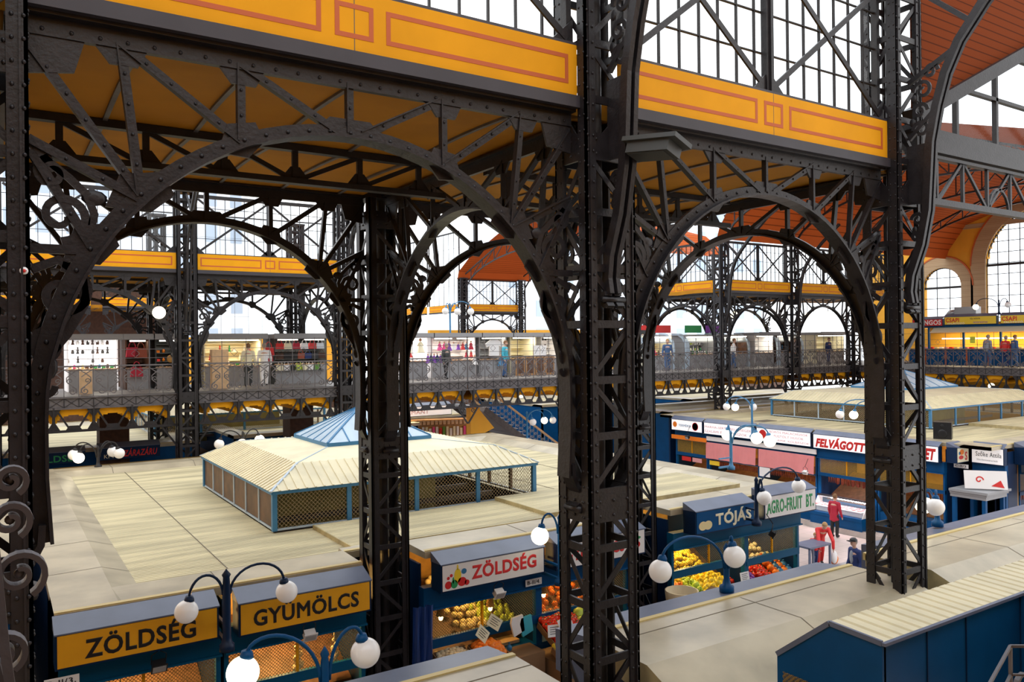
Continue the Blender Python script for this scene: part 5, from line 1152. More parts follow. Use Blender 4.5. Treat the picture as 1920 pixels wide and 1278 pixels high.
# price cards
for x, y, z, rz, rx, m, l in ((7.5, 12.6, 2.26, .1, .785, 'cream', 'square pink price card hung on its corner under the mid rail'), (7.85, 12.75, 2.36, -.1, .65, 'cream', 'pale price card right of the corner hung one'), (8.9, 12.3, 2.12, 0, .1, 'white', 'white handwritten price card fixed to the blue post'), (9.12, 12.25, 2.24, 0, -.3, 'white', 'white price card in the tomatoes with a red price'), (9.0, 14.0, 2.75, 0, -.1, 'white', 'white price card behind the wire near the top'), (7.55, 12.38, 1.95, 0, .5, 'white', 'small white price tag in the oranges'), (14.87, 12.85, 2.0, 0, 0, 'white', 'white paper list hung at the egg stall post'), (12.85, 13.4, 2.2, 0, -.1, 'white', 'white price card behind the wire of the egg stall')):
    b = MB(); b.box(-.15, .15, 0, .006, -.11, .11)
    for i in range(4): b.box(-.1, .1-.04*(i % 2), -.003, 0, .06-.04*i, .07-.04*i, 1)
    o = b.build('price_card', [m, 'red' if 'red' in l else 'ink'], None, (x, y, z)); o.rotation_euler = (-.2, rx, rz); tag(o, l, 'price card')
b = MB(); b.ball((0, 0, .05), .055, 10, 0, 1, 1, 1.2); b.ball((0, 0, .14), .02, 8); tag(b.build('blue_bottle', 'blue_light', None, (8.2, 12.8, 1.74)), 'small blue bulb shaped bottle on the pale shelf', 'bottle')
b = MB(); b.box(7.4, 8.7, 13.2, 13.5, 1.67, 1.73); tag(b.build('pale_shelf', 'wood_pale', None), 'pale wooden shelf board behind the oranges', 'shelf')
b = MB(); b.ball((0, 0, 0), .13, 14, 0, 1, .6, 1); b.ball((0, -.05, 0), .1, 12, 1, 1, .4, 1); o = b.build('cut_melon', ['egg', 'orange'], None, (6.8, 13.15, 1.80)); o.rotation_euler = (.3, 0, .2); tag(o, 'halved orange melon above the garlic crate', 'melon')
for i, (x, z) in enumerate(((8.35, 2.36), (8.55, 2.32))):
    b = MB(); b.poly([(-.12, 0, 0), (.12, 0, .03), (.16, 0, -.28), (-.08, 0, -.36), (-.15, 0, -.1)], .05, (0, 1, 0)); tag(b.build('plastic_bag', 'white' if i == 0 else 'turquoise', None, (x, 12.75, z)), ('white' if i == 0 else 'pale turquoise')+' plastic bag hung at the mid rail by the blue post', 'bag')
b = MB(); b.lathe([(0, 0), (.3, 0), (.36, .55), (.33, .55), (.28, .05), (0, .05)], 18); o = b.build('tub', 'garlic', None, (12.35, 12.4, 1.7)); tag(o, 'pale beige tub of paper bags beside the second inner column', 'tub')
b = MB()
for i in range(9): 
    a = i*.7; b.ball((0, 0, 0), .1, 8, 0, 1, 1, 1) if i == 0 else None
o = MB(); o.poly([(0, 0, 0), (.3, 0, .1), (.45, 0, -.25), (.2, 0, -.4), (-.1, 0, -.25)], .16, (0, 1, 0)); o = o.build('paper_bag', 'crate', None, (13.05, 12.4, 2.05)); tag(o, 'crumpled brown paper bag in front of the carrots', 'bag')

# ---------------------------------------------------------------- butcher goods
sg = MB(); sg.tube([(0, 0, 0), (.012, 0, -.12), (0, 0, -.26)], lambda u: .028*(1-.5*abs(2*u-1)**3), 6); sg = sg.mesh('sausage', 'sausage')
hm = MB(); hm.ball((0, 0, -.2), .09, 8, 0, 1, .7, 2.0); hm.tube([(0, 0, 0), (0, 0, -.1)], .01, 5); hm = hm.mesh('ham', 'sausage')
def hang(x, y0, y1, z, n, me, name, group, label, cat):
    b = MB(); b.tube([(x, y0, z), (x, y1, z)], .015, 6); tag(b.build('meat_rail', 'silver', None), 'thin metal rail holding the '+group, 'rail')
    for i in range(n):
        o = bpy.data.objects.new(name, me); COL.objects.link(o); o.location = (x, y0+(y1-y0)*(i+.5)/n, z-.01); o.rotation_euler = (0, 0, i*1.1); tag(o, label, cat, group)
hang(28.75, 23.85, 26.6, 1.9, 30, sg, 'sausage', 'sausages under the left pink awning', 'thin brown sausage hanging under the left pink awning', 'sausage')
hang(28.75, 20.9, 23.6, 1.9, 30, sg, 'sausage', 'sausages under the right pink awning', 'thin brown sausage hanging under the right pink awning', 'sausage')
hang(28.95, 18.3, 20.6, 1.95, 24, sg, 'sausage', 'sausages above the bright meat case', 'brown sausage hanging above the bright meat case', 'sausage')
hang(29.3, 18.4, 20.5, 1.95, 9, hm, 'ham', 'hams behind the bright meat case', 'dark smoked ham hanging behind the bright meat case', 'ham')
hang(29.0, 15.6, 18.0, 1.95, 24, sg, 'sausage', 'sausages right of the right column', 'brown sausage hanging in the stall right of the right column', 'sausage')
for i in range(18):
    o = bpy.data.objects.new('sausage', sg); COL.objects.link(o); o.location = (30.4+i*.15, 14.2, 1.95); tag(o, 'brown sausage hanging in the stall at the right edge', 'sausage', 'sausages at the right edge')
t = thing('meat_case', 'bright glass meat case with pink cuts below the bold red sign', 'display case', (27.75, 20.6, 0), MR)
b = MB(); b.box(0, 2.3, 0, .62, .55, .68); b.box(0, 2.3, .02, .62, .2, .55); b.build('body', 'blue', t)
b = MB(); b.box(.1, 2.2, .3, .62, .2, .9); b.poly([(.05, .1, .68), (.05, .75, .68), (.05, .75, 1.25), (.05, .5, 1.25)], .03, (1, 0, 0)); b.poly([(2.25, .1, .68), (2.25, .75, .68), (2.25, .75, 1.25), (2.25, .5, 1.25)], .03, (1, 0, 0)); b.build('sides', 'white', t)
b = MB(); b.box(0, 2.3, .45, .62, 1.25, 1.3); b.build('top_shelf', 'black', t)
b = MB(); b.quad((.05, .05, .72), (2.25, .05, .72), (2.25, .45, 1.25), (.05, .45, 1.25)); b.build('glass', 'case_glass', t)
b = MB(); b.box(.1, 2.2, .1, .75, .9, .93); b.box(.1, 1.0, .5, .72, 1.2, 1.22); b.box(1.2, 2.1, .5, .72, 1.2, 1.22); b.build('tray', 'white_glow', t)
for i in range(24):
    b = MB(); b.box(-.07, .07, -.06, .06, 0, .04); o = b.build('meat_cut', 'meat' if i % 3 else 'pink', None, (27.75+.2+.15*(i//8), 20.4-.27*(i % 8), .935)); o.rotation_euler = (0, 0, i*.7); tag(o, 'pink cut of meat lying in the bright meat case', 'meat', 'meat cuts in the bright case')
b = MB(); b.box(27.8, 27.9, 15.6, 28.8, 0, .22); b.box(27.7, 28.3, 15.6, 20.7, 0, .2); tag(b.build('tiled_plinth', 'floor', None), 'pale tiled plinth below the butcher counters', 'plinth')
area_lamp('meat_case_light', (27.95, 19.45, 1.75), 1.8, 60, (1, .80, .84), (0, 0, PI/2), .15)
for i, (y, c) in enumerate(((28.1, 'red'), (27.4, 'meat'), (26.3, 'yellow_fruit'))):
    b = MB(); b.box(0, .02, -.3, .3, 0, .2); tag(b.build('poster', c, None, (28.41, y, 1.72)), {'red': 'red', 'meat': 'pink', 'yellow_fruit': 'yellow'}[c]+' poster strip over a butcher counter at the left of the row', 'poster')
b = MB(); b.box(0, .02, -.28, .28, 0, .4); tag(b.build('paper_notice', 'white', None, (28.3, 23.3, 1.6)), 'white paper notice on the blue post between the pink awnings', 'notice')
b = MB(); b.box(0, 1.1, 0, .7, .78, .84); b.box(0, .06, 0, .06, 0, .8); b.box(1.04, 1.1, 0, .06, 0, .8); b.box(0, .06, .64, .7, 0, .8); b.box(1.04, 1.1, .64, .7, 0, .8); tag(b.build('counter_table', 'sign_top', None, (21.8, 16.2, .1)), 'grey topped counter table at the right end of the egg stall row', 'table')

# ---------------------------------------------------------------- people
def limb(b, pts, rs, m=0):
    n = 10; rr = lambda u: rs[min(len(rs)-1, int(u*(len(rs)-1)+1e-6))]+(rs[min(len(rs)-1, int(u*(len(rs)-1)+1e-6)+1)]-rs[min(len(rs)-1, int(u*(len(rs)-1)+1e-6))])*((u*(len(rs)-1)) % 1)
    b.tube(pts, rr, n, m)
    for p, r in ((pts[0], rs[0]), (pts[-1], rs[-1])): b.ball(p, r, 10)
def remeshed(name, b, m, vox, parent):
    o = b.build(name, m, None); md = o.modifiers.new('r', 'REMESH'); md.mode = 'VOXEL'; md.voxel_size = vox; sm = o.modifiers.new('s', 'SMOOTH'); sm.iterations = 3
    me = bpy.data.meshes.new_from_object(o.evaluated_get(bpy.context.evaluated_depsgraph_get())); bpy.data.objects.remove(o)
    for p in me.polygons: p.use_smooth = True
    me.name = name; o = bpy.data.objects.new(name, me); COL.objects.link(o); o.parent = parent; return o
def person(label, loc, rz, h=1.72, lean=0, top='navy', legs='denim', hair='hair_grey', cap=None, arms=None, skirt=False, coat=False, inner=None, walk=.1, group=None):
    t = thing('person', label, 'person', loc, rz, group); k = h/1.75
    def V(x, y, z): return Vector((x*k, y*k, z*k))
    hip = V(0, 0, .93); L = math.radians(lean)
    up = Vector((0, -math.sin(L), math.cos(L))); fw = Vector((0, -math.cos(L), -math.sin(L)))
    ch = hip+up*.42*k; nk = hip+up*.56*k; hd = nk+up*.17*k+fw*.03*k
    fl, frt = V(.09, walk, .05), V(-.09, -walk, .05); kl, kr = V(.1, walk*.4-.02, .5), V(-.1, -walk*.5-.03, .5)
    sl, sr = ch+Vector((.19*k, 0, 0))+up*.06*k, ch-Vector((.19*k, 0, 0))+up*.06*k
    A = arms or ((.26, -.02, 1.12, .27, -.12, .86), (-.26, -.02, 1.12, -.27, -.12, .86))
    el, hl = V(*A[0][:3]), V(*A[0][3:]); er, hr = V(*A[1][:3]), V(*A[1][3:])
    b = MB()
    b.ball(hd, .105*k, 16, 0, .78, .95, 1.16); b.ball(hd+fw*.10*k-up*.01*k, .02*k, 6, 0, .8, 1, 1.4); b.ball(hd+fw*.085*k-up*.06*k, .03*k, 8, 0, 1, .6, .5)
    for s in (-1, 1): b.ball(hd+Vector((s*.083*k, 0, 0)), .022*k, 6, 0, .5, .8, 1.3)
    limb(b, [nk-up*.04*k, hd-up*.06*k], [.06*k, .05*k]); limb(b, [hip, hip+up*.2*k, ch, nk-up*.06*k], [.145*k, .13*k, .15*k, .075*k])
    limb(b, [sl, sr], [.07*k, .07*k])
    for s, (S, E, H) in enumerate(((sl, el, hl), (sr, er, hr))):
        limb(b, [S, S.lerp(E, .5), E, E.lerp(H, .5), H], [.055*k, .05*k, .042*k, .037*k, .027*k])
        d = (H-E).normalized(); sd = 1 if s == 0 else -1; side = d.cross(Vector((sd, 0, 0))).normalized(); pn = H+d*.045*k
        b.ball(pn, .036*k, 8, 0, .8, .9, 1.1)
        for q in range(4):
            ln = (.062, .072, .068, .052)[q]*k; o_ = side*(q-1.5)*.019*k; b.tube([pn+o_+d*.02*k, pn+o_+d*(.02*k+ln*.6), pn+o_*1.05+d*(.02*k+ln)+Vector((-sd*.012*k, 0, 0))], .0085*k, 6)
        b.tube([H+d*.01*k, H+d*.035*k-side*.038*k, H+d*.06*k-side*.045*k], .010*k, 6)
    for S, K, F in ((hip+V(.085, 0, -.02), kl, fl), (hip+V(-.085, 0, -.02), kr, frt)): limb(b, [S, S.lerp(K, .5), K, K.lerp(F, .4), F], [.085*k, .075*k, .055*k, .055*k, .038*k])
    remeshed('body', b, 'skin', .012, t)
    b = MB(); limb(b, [hip+up*.04*k, hip-V(0, 0, .04)], [.155*k, .15*k])
    for S, K, F in ((hip+V(.085, 0, -.02), kl, fl+V(0, 0, .04)), (hip+V(-.085, 0, -.02), kr, frt+V(0, 0, .04))): limb(b, [S, S.lerp(K, .5), K, K.lerp(F, .5), F], [.105*k, .095*k, .078*k, .072*k, .065*k])
    if skirt: b.tube([hip, hip-V(0, 0, .25), hip-V(0, 0, .5)], lambda u: (.16+.06*u)*k, 14)
    remeshed('trousers', b, legs, .018, t)
    b = MB(); limb(b, [hip-up*(.12 if coat else -.02)*k, hip+up*.14*k, ch-up*.06*k, nk-up*.05*k], [.175*k, .16*k, .172*k, .085*k]); limb(b, [sl, sr], [.08*k, .08*k])
    if coat: b.tube([hip+up*.05*k, hip-V(0, 0, .1), hip-V(0, 0, .22)], lambda u: (.17+.025*u)*k, 14)
    for S, E, H in ((sl, el, hl), (sr, er, hr)): limb(b, [S, S.lerp(E, .5), E, E.lerp(H, .5), E.lerp(H, .93)], [.078*k, .07*k, .062*k, .055*k, .048*k])
    remeshed('jacket', b, top, .016, t)
    if inner: 
        b = MB(); b.ball(ch+fw*.14*k-up*.1*k, .09*k, 10, 0, .9, .4, 2.2); b.build('shirt', inner, t)
    b = MB(); b.ball(hd+up*.03*k-fw*.012*k, .112*k, 16, 0, .84, .98, 1.02); 
    cut = [v for v in b.v]; o = b.build('hair', hair, t)
    me = o.data
    for v in me.vertices:
        r = v.co-hd; 
        if r.dot(fw) > .03*k and r.dot(up) < .055*k: v.co = v.co-fw*(.05*k)
    if cap: b = MB(); b.lathe([(.108*k, 0), (.105*k, .05*k), (.06*k, .09*k), (0, .1*k)], 14, hd+up*.045*k); b.box(hd.x-.07*k, hd.x+.07*k, hd.y-.19*k, hd.y-.05*k, hd.z+.045*k, hd.z+.06*k); b.build('cap', cap, t)
    for F in (fl, frt):
        b = MB(); b.ball(F+V(0, -.05, -.0), .055*k, 10, 0, .85, 2.2, .9); b.build('shoe', 'black', t)
    return t
person('person in a blue jacket and dark peaked cap in the aisle by the right column', (21.1, 14.1, 0), -1.9, 1.75, 4, 'navy', 'grey_dark', 'hair_grey', 'black', inner='shirt_grey')
person('person in a long dark red coat standing at the bright meat case, seen from behind', (27.0, 18.95, 0), PI/2, 1.62, 3, 'coat_red', 'black', 'hair_brown', None, coat=True, walk=.04)
person('person in a red jacket bending forward beside a child', (23.4, 17.0, .0), -.6, 1.68, 42, 'jacket_red', 'red', 'hair_blond', None, ((.24, -.62, .95, .25, -.62, .68), (-.24, -.60, .95, -.25, -.66, .68)))
person('small child with fair hair and a red top in front of the bending person', (23.0, 16.9, .0), -.6, 1.12, 5, 'jacket_red', 'navy', 'hair_blond', None)
b = MB(); b.ball((0, 0, .17), .17, 12, 0, 1.1, .7, 1); b.strip([(.1*math.cos(a), 0, .3+.1*math.sin(a)) for a in [PI*i/8 for i in range(9)]], .02, .02); tag(b.build('carrier_bag', 'orange', None, (23.75, 16.7, .0)), 'orange carrier bag beside the bending person in red', 'bag')
b = MB(); b.ball((0, 0, .2), .17, 12, 0, .8, .5, 1.3); tag(b.build('carrier_bag', 'white', None, (23.55, 16.55, .1)), 'white carrier bag held by the bending person in red', 'bag')
person('person with short grey hair and dark top at the right edge', (28.6, 12.95, 0), PI-.3, 1.72, 5, 'black', 'navy', 'hair_grey')
GF = 5.95
for x, y, rz, h, top, legs, hair, l in ((20.4, 32.0, .6, 1.7, 'turquoise', 'denim', 'hair_brown', 'person with a turquoise top on the bridge by the white shirt display'), (30.6, 31.6, -.6, 1.7, 'denim', 'denim', 'hair_blond', 'person in a denim jacket on the gallery left of the silver barrel stalls'),
      (46.6, 22.9, 1.2, 1.75, 'shirt_grey', 'denim', 'hair_grey', 'person in a grey shirt leaning at the end gallery railing'), (46.9, 22.1, 1.4, 1.68, 'jacket_red', 'navy', 'hair_grey', 'person in a red jacket on the end gallery beside the grey shirt'), (46.8, 21.6, 1.0, 1.72, 'denim', 'denim', 'hair_brown', 'person in a blue jacket at the right edge of the end gallery'),
      (8.6, 32.6, 2.8, 1.68, 'cream', 'grey_dark', 'hair_brown', 'person in a pale patterned top browsing the lit stall on the left gallery'), (9.3, 32.8, 2.9, 1.7, 'white', 'sign_white', 'hair_grey', 'person dressed in white beside the browsing person on the left gallery'), (41.5, 31.8, .4, 1.72, 'grey', 'black', 'hair_grey', 'person in grey with a white bag on the far right gallery'),
      (45.0, 31.9, 0, 1.7, 'navy', 'navy', 'hair_brown', 'person in dark blue near the end of the far gallery'), (17.4, 32.3, .3, 1.6, 'grey_dark', 'black', 'hair_grey', 'person in dark clothes behind the bridge railing near the blue dresses'), (36.0, 31.8, .8, 1.7, 'white', 'denim', 'hair_brown', 'person in white near the silver barrel stall')):
    person(l, (x, y, GF), rz, h, 4, top, legs, hair)

# ---------------------------------------------------------------- gallery stalls with goods
bagm = {}
def bag_mesh(c):
    if c not in bagm:
        b = MB(); b.poly([(-.17, 0, 0), (.17, 0, 0), (.14, 0, .24), (-.14, 0, .24)], .1, (0, 1, 0)); b.strip([(.09*math.cos(a), 0, .24+.14*math.sin(a)) for a in [PI*i/8 for i in range(9)]], .02, .02); bagm[c] = b.mesh('handbag', c)
    return bagm[c]
drm = {}
def dress_mesh(c):
    if c not in drm:
        b = MB(); b.lathe([(.14, 0), (.10, .13), (.05, .22), (.055, .3), (.03, .33)], 8); b.ball((0, 0, .38), .05, 8, 1); b.tube([(-.09, 0, .2), (-.05, 0, .29), (.05, 0, .29), (.09, 0, .2)], .02, 5); drm[c] = b.mesh('doll', [c, 'skin'])
    return drm[c]
jar = {}
def small_mesh(kind, c):
    if (kind, c) not in jar:
        b = MB()
        if kind == 'jar': b.lathe([(0, 0), (.05, 0), (.055, .09), (.035, .13), (.035, .16), (0, .16)], 8)
        elif kind == 'figurine': b.lathe([(0, 0), (.06, 0), (.03, .1), (.05, .15), (.02, .19), (.035, .24), (0, .28)], 8)
        else: b.box(-.06, .06, -.03, .03, 0, .1)
        jar[(kind, c)] = b.mesh(kind, c)
    return jar[(kind, c)]
def gstall(label, loc, w, rz=0, inside='white', tubes=1, canopy='grey', barrel=False, shelves=(1.0, 1.35, 1.7), power=30, counter='wood', lampc=(1, .95, .82)):
    t = thing('gallery_stall', label, 'stall', loc, rz, 'stalls on the upper gallery')
    if not barrel:
        b = MB(); b.box(-.1, w+.1, -.45, 1.6, 1.95, 2.1); b.box(-.12, w+.12, -.5, -.45, 1.9, 2.12); b.build('canopy', canopy, t)
    else:
        for u in (0, w):
            b = MB(); b.strip([(u, 1.0, 0), (u, -.1, 0), (u, -.14, 1.1), (u, -.08, 1.5), (u, .12, 1.8), (u, .45, 1.98), (u, 1.0, 2.02)], .12, .3 if u == 0 else .12, (1, 0, 0)); b.build('barrel_frame', 'silver_blue', t)
        b = MB(); b.add([(0, -.08, 1.5), (w, -.08, 1.5), (w, .12, 1.8), (0, .12, 1.8), (w, .45, 1.98), (0, .45, 1.98), (w, 1.6, 2.02), (0, 1.6, 2.02)], [(0, 1, 2, 3), (3, 2, 4, 5), (5, 4, 6, 7)]); b.build('barrel_roof', 'silver', t)
    b = MB(); b.box(0, w, 1.5, 1.6, 0, 1.95); b.box(0, .05, 0, 1.5, 0, 1.95); b.box(w-.05, w, 0, 1.5, 0, 1.95); b.build('inner_wall', inside, t)
    b = MB(); b.box(.05, w-.05, -.05, .55, 0, .78); b.build('counter', 'grey', t); b = MB(); b.box(.0, w, -.1, .6, .78, .83); b.build('counter_top', counter, t)
    for z in shelves: b = MB(); b.box(.06, w-.06, 1.1, 1.5, z, z+.03); b.build('shelf', inside, t)
    for i in range(tubes): b = MB(); b.box(.15+i*w/tubes, (i+1)*w/tubes-.15, -.1, -.03, 1.83, 1.88); b.build('light_tube', 'tube_light', t)
    if power:
        l = bpy.data.lights.new('stall_light', 'AREA'); l.shape = 'RECTANGLE'; l.size = w*.8; l.size_y = .3; l.energy = power; l.color = lampc
        o = bpy.data.objects.new('stall_light', l); COL.objects.link(o); o.parent = t; o.location = (w/2, .25, 1.86)
    return t
def goods(origin, w, rows, group, label, kinds, cols, step=.22, y=1.3, prob=.85, rz=0):
    n = 0
    for z in rows:
        for i in range(int(w/step)):
            if random.random() > prob: continue
            kd = kinds[n % len(kinds)]; c = cols[random.randrange(len(cols))]; o = bpy.data.objects.new(kd, small_mesh(kd, c)); COL.objects.link(o)
            p = Vector((.12+i*step, y+random.uniform(-.05, .05), z)); p.rotate(Matrix.Rotation(rz, 3, 'Z')); o.location = Vector(origin)+p; o.rotation_euler = (0, 0, rz+random.uniform(-.4, .4))
            tag(o, kd+' '+label, kd, kd+'s '+group); n += 1
GY = 33.5
for x, w, l, kw in ((2.3, 1.7, 'brightly lit white souvenir stall with rows of small items on the left gallery', dict(inside='white_glow', tubes=6, power=45, counter='wood_pale')),
        (4.25, .85, 'narrow dark stall with red bags between two lit stalls', dict(inside='wood_dark', power=4, tubes=1)),
        (5.3, 1.0, 'lit stall with a round basket just left of the far column', dict(inside='grey_dark', power=14)),
        (7.1, 2.3, 'warmly lit stall with paper goods right of the far column', dict(inside='cream', power=45, lampc=(1, .85, .6))),
        (9.9, 2.3, 'handbag stall with three rows of hanging bags', dict(inside='grey_dark', power=30, tubes=2)),
        (15.6, 1.5, 'bridge stall with red and cream dresses', dict(inside='white_glow', power=35)),
        (17.3, 2.4, 'bridge stall with dolls in coloured dresses under a wide canopy', dict(inside='white', power=40, tubes=2)),
        (19.9, 1.6, 'bridge stall displaying a big white shirt', dict(inside='grey', power=20)),
        (21.7, 1.6, 'bridge stall with framed pictures behind brown boards', dict(inside='cream', power=20)),
        (23.6, 1.5, 'bridge stall with white shelves of small souvenirs beside the middle column', dict(inside='white', power=25)),
        (30.6, 2.2, 'pale rounded stall crowded with small goods right of the middle column', dict(inside='cream', power=30, barrel=True)),
        (33.9, 2.7, 'silver barrel stall with shelves of jars between the far columns', dict(inside='grey', power=35, barrel=True)),
        (37.0, 2.2, 'grey stall with long shelves right of the silver barrel stall', dict(inside='wood_dark', power=30, barrel=True)),
        (39.9, 1.75, 'white lit stall beyond the far column', dict(inside='white', power=30)),
        (42.0, 2.4, 'dark rounded stall with red goods near the end of the far gallery', dict(inside='wood_dark', power=8, barrel=True)),
        (46, 3, 'stall with clothing behind the right column at the end of the gallery', dict(inside='cream', power=20))):
    gstall(l, (x, GY, GF), w, **kw)
mix = ['white', 'red', 'black', 'brick_dark', 'green', 'egg', 'magenta', 'blue_light', 'cream']
goods((2.3, GY, GF), 1.7, (1.03, 1.38, 1.73), 'in the bright white stall', 'on the white shelves of the bright left gallery stall', ['jar', 'figurine'], ['ink', 'brick_dark', 'egg', 'white'], .17)
goods((2.3, GY-1.0, GF), 1.7, (.83,), 'on the counter of the bright white stall', 'on the counter of the bright white stall', ['box', 'jar'], mix, .14)
goods((5.3, GY, GF), 1.0, (1.03, 1.38), 'left of the far column', 'on a shelf just left of the far column', ['jar', 'box'], ['egg', 'orange', 'red'], .2)
goods((7.1, GY, GF), 2.2, (1.03, 1.38), 'in the warm lit stall', 'on the shelves of the warmly lit stall', ['box', 'figurine'], ['white', 'cream', 'red', 'green'], .2)
goods((7.1, GY-1.0, GF), 2.2, (.83,), 'on the counter of the warm lit stall', 'on the counter of the warmly lit stall', ['box', 'jar'], mix, .18)
goods((23.4, GY, GF), 1.5, (1.03, 1.38, 1.73), 'on the bridge beside the middle column', 'on the white bridge shelves beside the middle column', ['jar', 'box'], ['red', 'brick_dark', 'ink'], .18)
goods((30.6, GY, GF), 2.1, (1.03, 1.38, 1.73), 'in the pale rounded stall', 'in the pale rounded stall right of the middle column', ['figurine', 'box'], mix, .19)
goods((30.6, GY-1, GF), 2.1, (.83,), 'on the counter of the pale rounded stall', 'on the counter of the pale rounded stall', ['figurine', 'jar'], mix, .17)
goods((33.9, GY, GF), 2.6, (1.03, 1.38, 1.73), 'in the silver barrel stall', 'on the shelves of the silver barrel stall', ['jar', 'figurine'], ['white', 'green', 'cream', 'lime'], .2)
goods((33.9, GY-1, GF), 2.6, (.83,), 'on the counter of the silver barrel stall', 'on the counter of the silver barrel stall', ['jar'], ['white', 'green', 'silver'], .16)
goods((36.7, GY, GF), 2.2, (1.03, 1.38, 1.73), 'in the grey stall with long shelves', 'in the grey stall with long shelves', ['jar', 'box'], ['white', 'cream', 'egg'], .2)
goods((42.0, GY, GF), 2.3, (1.03, 1.38), 'in the dark rounded stall', 'in the dark rounded stall near the gallery end', ['figurine', 'box'], ['red', 'white', 'blue_light'], .25)
for r_, (z, cs) in enumerate(((1.52, ['red', 'cream', 'coat_red', 'white', 'red', 'silver']), (1.1, ['brick_dark', 'black', 'ink', 'sausage', 'navy', 'black', 'brick_dark']), (.62, ['cream', 'white', 'ink', 'lime', 'cream', 'white', 'leaf', 'grey']))):
    for i, c in enumerate(cs):
        o = bpy.data.objects.new('handbag', bag_mesh(c)); COL.objects.link(o); o.location = (10.1+i*2.1/len(cs), GY-.15-.02*r_, GF+z-.05)
        nm = {'red': 'bright red', 'cream': 'cream', 'coat_red': 'dark red', 'white': 'white', 'silver': 'silver grey', 'brick_dark': 'brown', 'black': 'black', 'ink': 'black', 'sausage': 'reddish brown', 'navy': 'navy', 'lime': 'lime green', 'leaf': 'green', 'grey': 'grey'}[c]
        tag(o, '%s handbag hanging in the %s row of the handbag stall' % (nm, ('top', 'middle', 'bottom')[r_]), 'handbag', 'handbags in the %s row, %s' % (('top', 'middle', 'bottom')[r_], nm))
for i, (x, z, c, l) in enumerate(((4.45, 1.25, 'coat_red', 'dark red bag hanging high in the narrow dark stall'), (4.75, 1.22, 'sausage', 'reddish brown bag hanging in the narrow dark stall'), (4.6, .5, 'coat_red', 'crimson cloth bundle at the foot of the narrow dark stall'), (15.9, 1.2, 'cream', 'cream dress bag on the left bridge stall'), (9.6, 1.2, 'red', 'red bag by the lit lamp left of the handbag stall'), (9.55, .95, 'coat_red', 'dark red bag left of the handbag stall'))):
    o = bpy.data.objects.new('handbag', bag_mesh(c)); COL.objects.link(o); o.location = (x, GY-.3, GF+z); o.scale = (1.3, 1, 1.5); tag(o, l, 'bag')
for i, (x, z, c, s, l) in enumerate(((16.0, 1.0, 'red', 1.4, 'red dress hanging in the left bridge stall'), (16.6, 1.2, 'cream', 1.6, 'cream dress hanging in the left bridge stall'), (17.6, 1.3, 'magenta', 1, 'doll in a pink dress, leftmost of the doll row'), (17.85, 1.3, 'magenta', 1, 'doll in a magenta dress next to the purple one'), (18.1, 1.28, 'purple', 1.1, 'doll in a purple dress'), (18.35, 1.32, 'white', .9, 'doll in a white dress right of the purple one'), (18.6, 1.32, 'purple', .8, 'small doll in a lilac dress'), (18.85, 1.32, 'red', .9, 'doll in a red dress'), (19.05, 1.32, 'blue_light', .9, 'doll in a blue dress'), (19.3, 1.32, 'coat_red', 1, 'doll in a dark red dress'), (19.3, .95, 'red', .8, 'red doll hanging below the dark red one'), (19.05, .95, 'coat_red', .8, 'dark red doll hanging below the blue one'), (19.5, .6, 'white', 1.1, 'white and blue doll hanging at counter height'), (21.0, .5, 'blue_light', 1.3, 'blue and white bundle hanging in front of the white shirt stall'))):
    o = bpy.data.objects.new('doll', dress_mesh(c)); COL.objects.link(o); o.location = (x, GY-.25, GF+z); o.scale = (s, s, s); tag(o, l, 'dress' if 'dress hanging' in l else 'doll')
for i in range(6):
    o = bpy.data.objects.new('skirt', dress_mesh('navy' if i % 2 else 'purple')); COL.objects.link(o); o.location = (16.65+i*.16, GY-.9, GF+.75+.02*(i % 2)); o.scale = (.8, .8, 1); tag(o, ('navy' if i % 2 else 'violet blue')+' small dress hanging in the cluster over the bridge railing', 'dress', ('navy' if i % 2 else 'violet')+' dresses over the bridge railing')
b = MB(); b.poly([(-.28, 0, 0), (.28, 0, 0), (.26, 0, .5), (.42, 0, .42), (.5, 0, .58), (.2, 0, .78), (-.2, 0, .78), (-.5, 0, .58), (-.42, 0, .42), (-.26, 0, .5)], .08, (0, 1, 0)); tag(b.build('shirt', 'white', None, (20.6, GY-.25, GF+1.0)), 'big white embroidered shirt hung on the bridge stall', 'shirt')
for i, x in enumerate((21.9, 22.5, 23.1, 23.7)):
    b = MB(); b.box(-.27, .27, -.02, .02, 0, .95); b.box(-.2, .2, -.03, -.02, .1, .85, 1); tag(b.build('wooden_board', ['wood', 'wood_dark'], None, (x, 32.9, GF+.0)), 'brown wooden board standing behind the bridge railing', 'board', 'brown boards behind the bridge railing')
for x, l in ((22.9, 'white picture with a dark drawing propped above the brown boards'), (23.3, 'small grey picture propped beside the white one')):
    b = MB(); b.box(-.18, .18, -.01, .01, 0, .5); b.bar((-.1, -.012, .1), (.1, -.012, .4), .02, .004, (0, 1, 0), 1); tag(b.build('picture', ['white', 'ink'], None, (x, 32.9, GF+.98)), l, 'picture')
b = MB(); b.ball((0, 0, 0), .15, 14, 0, 1, .3, 1); tag(b.build('round_basket', 'interior_wood', None, (5.85, GY-.1, GF+1.15)), 'round woven basket in the stall left of the far column', 'basket')
for x, c, l, w in ((2.75, 'wood_pale', 'pale plywood box standing behind the left railing', .2), (7.3, 'wood_pale', 'tall pale wooden box leaning right of the far column', .3)):
    b = MB(); b.box(-w, w, -.2, .2, 0, .8 if w < .33 and x < 5 else (1.5 if x > 5 else .6)); tag(b.build('wooden_box', c, None, (x, 31.8, GF)), l, 'box')

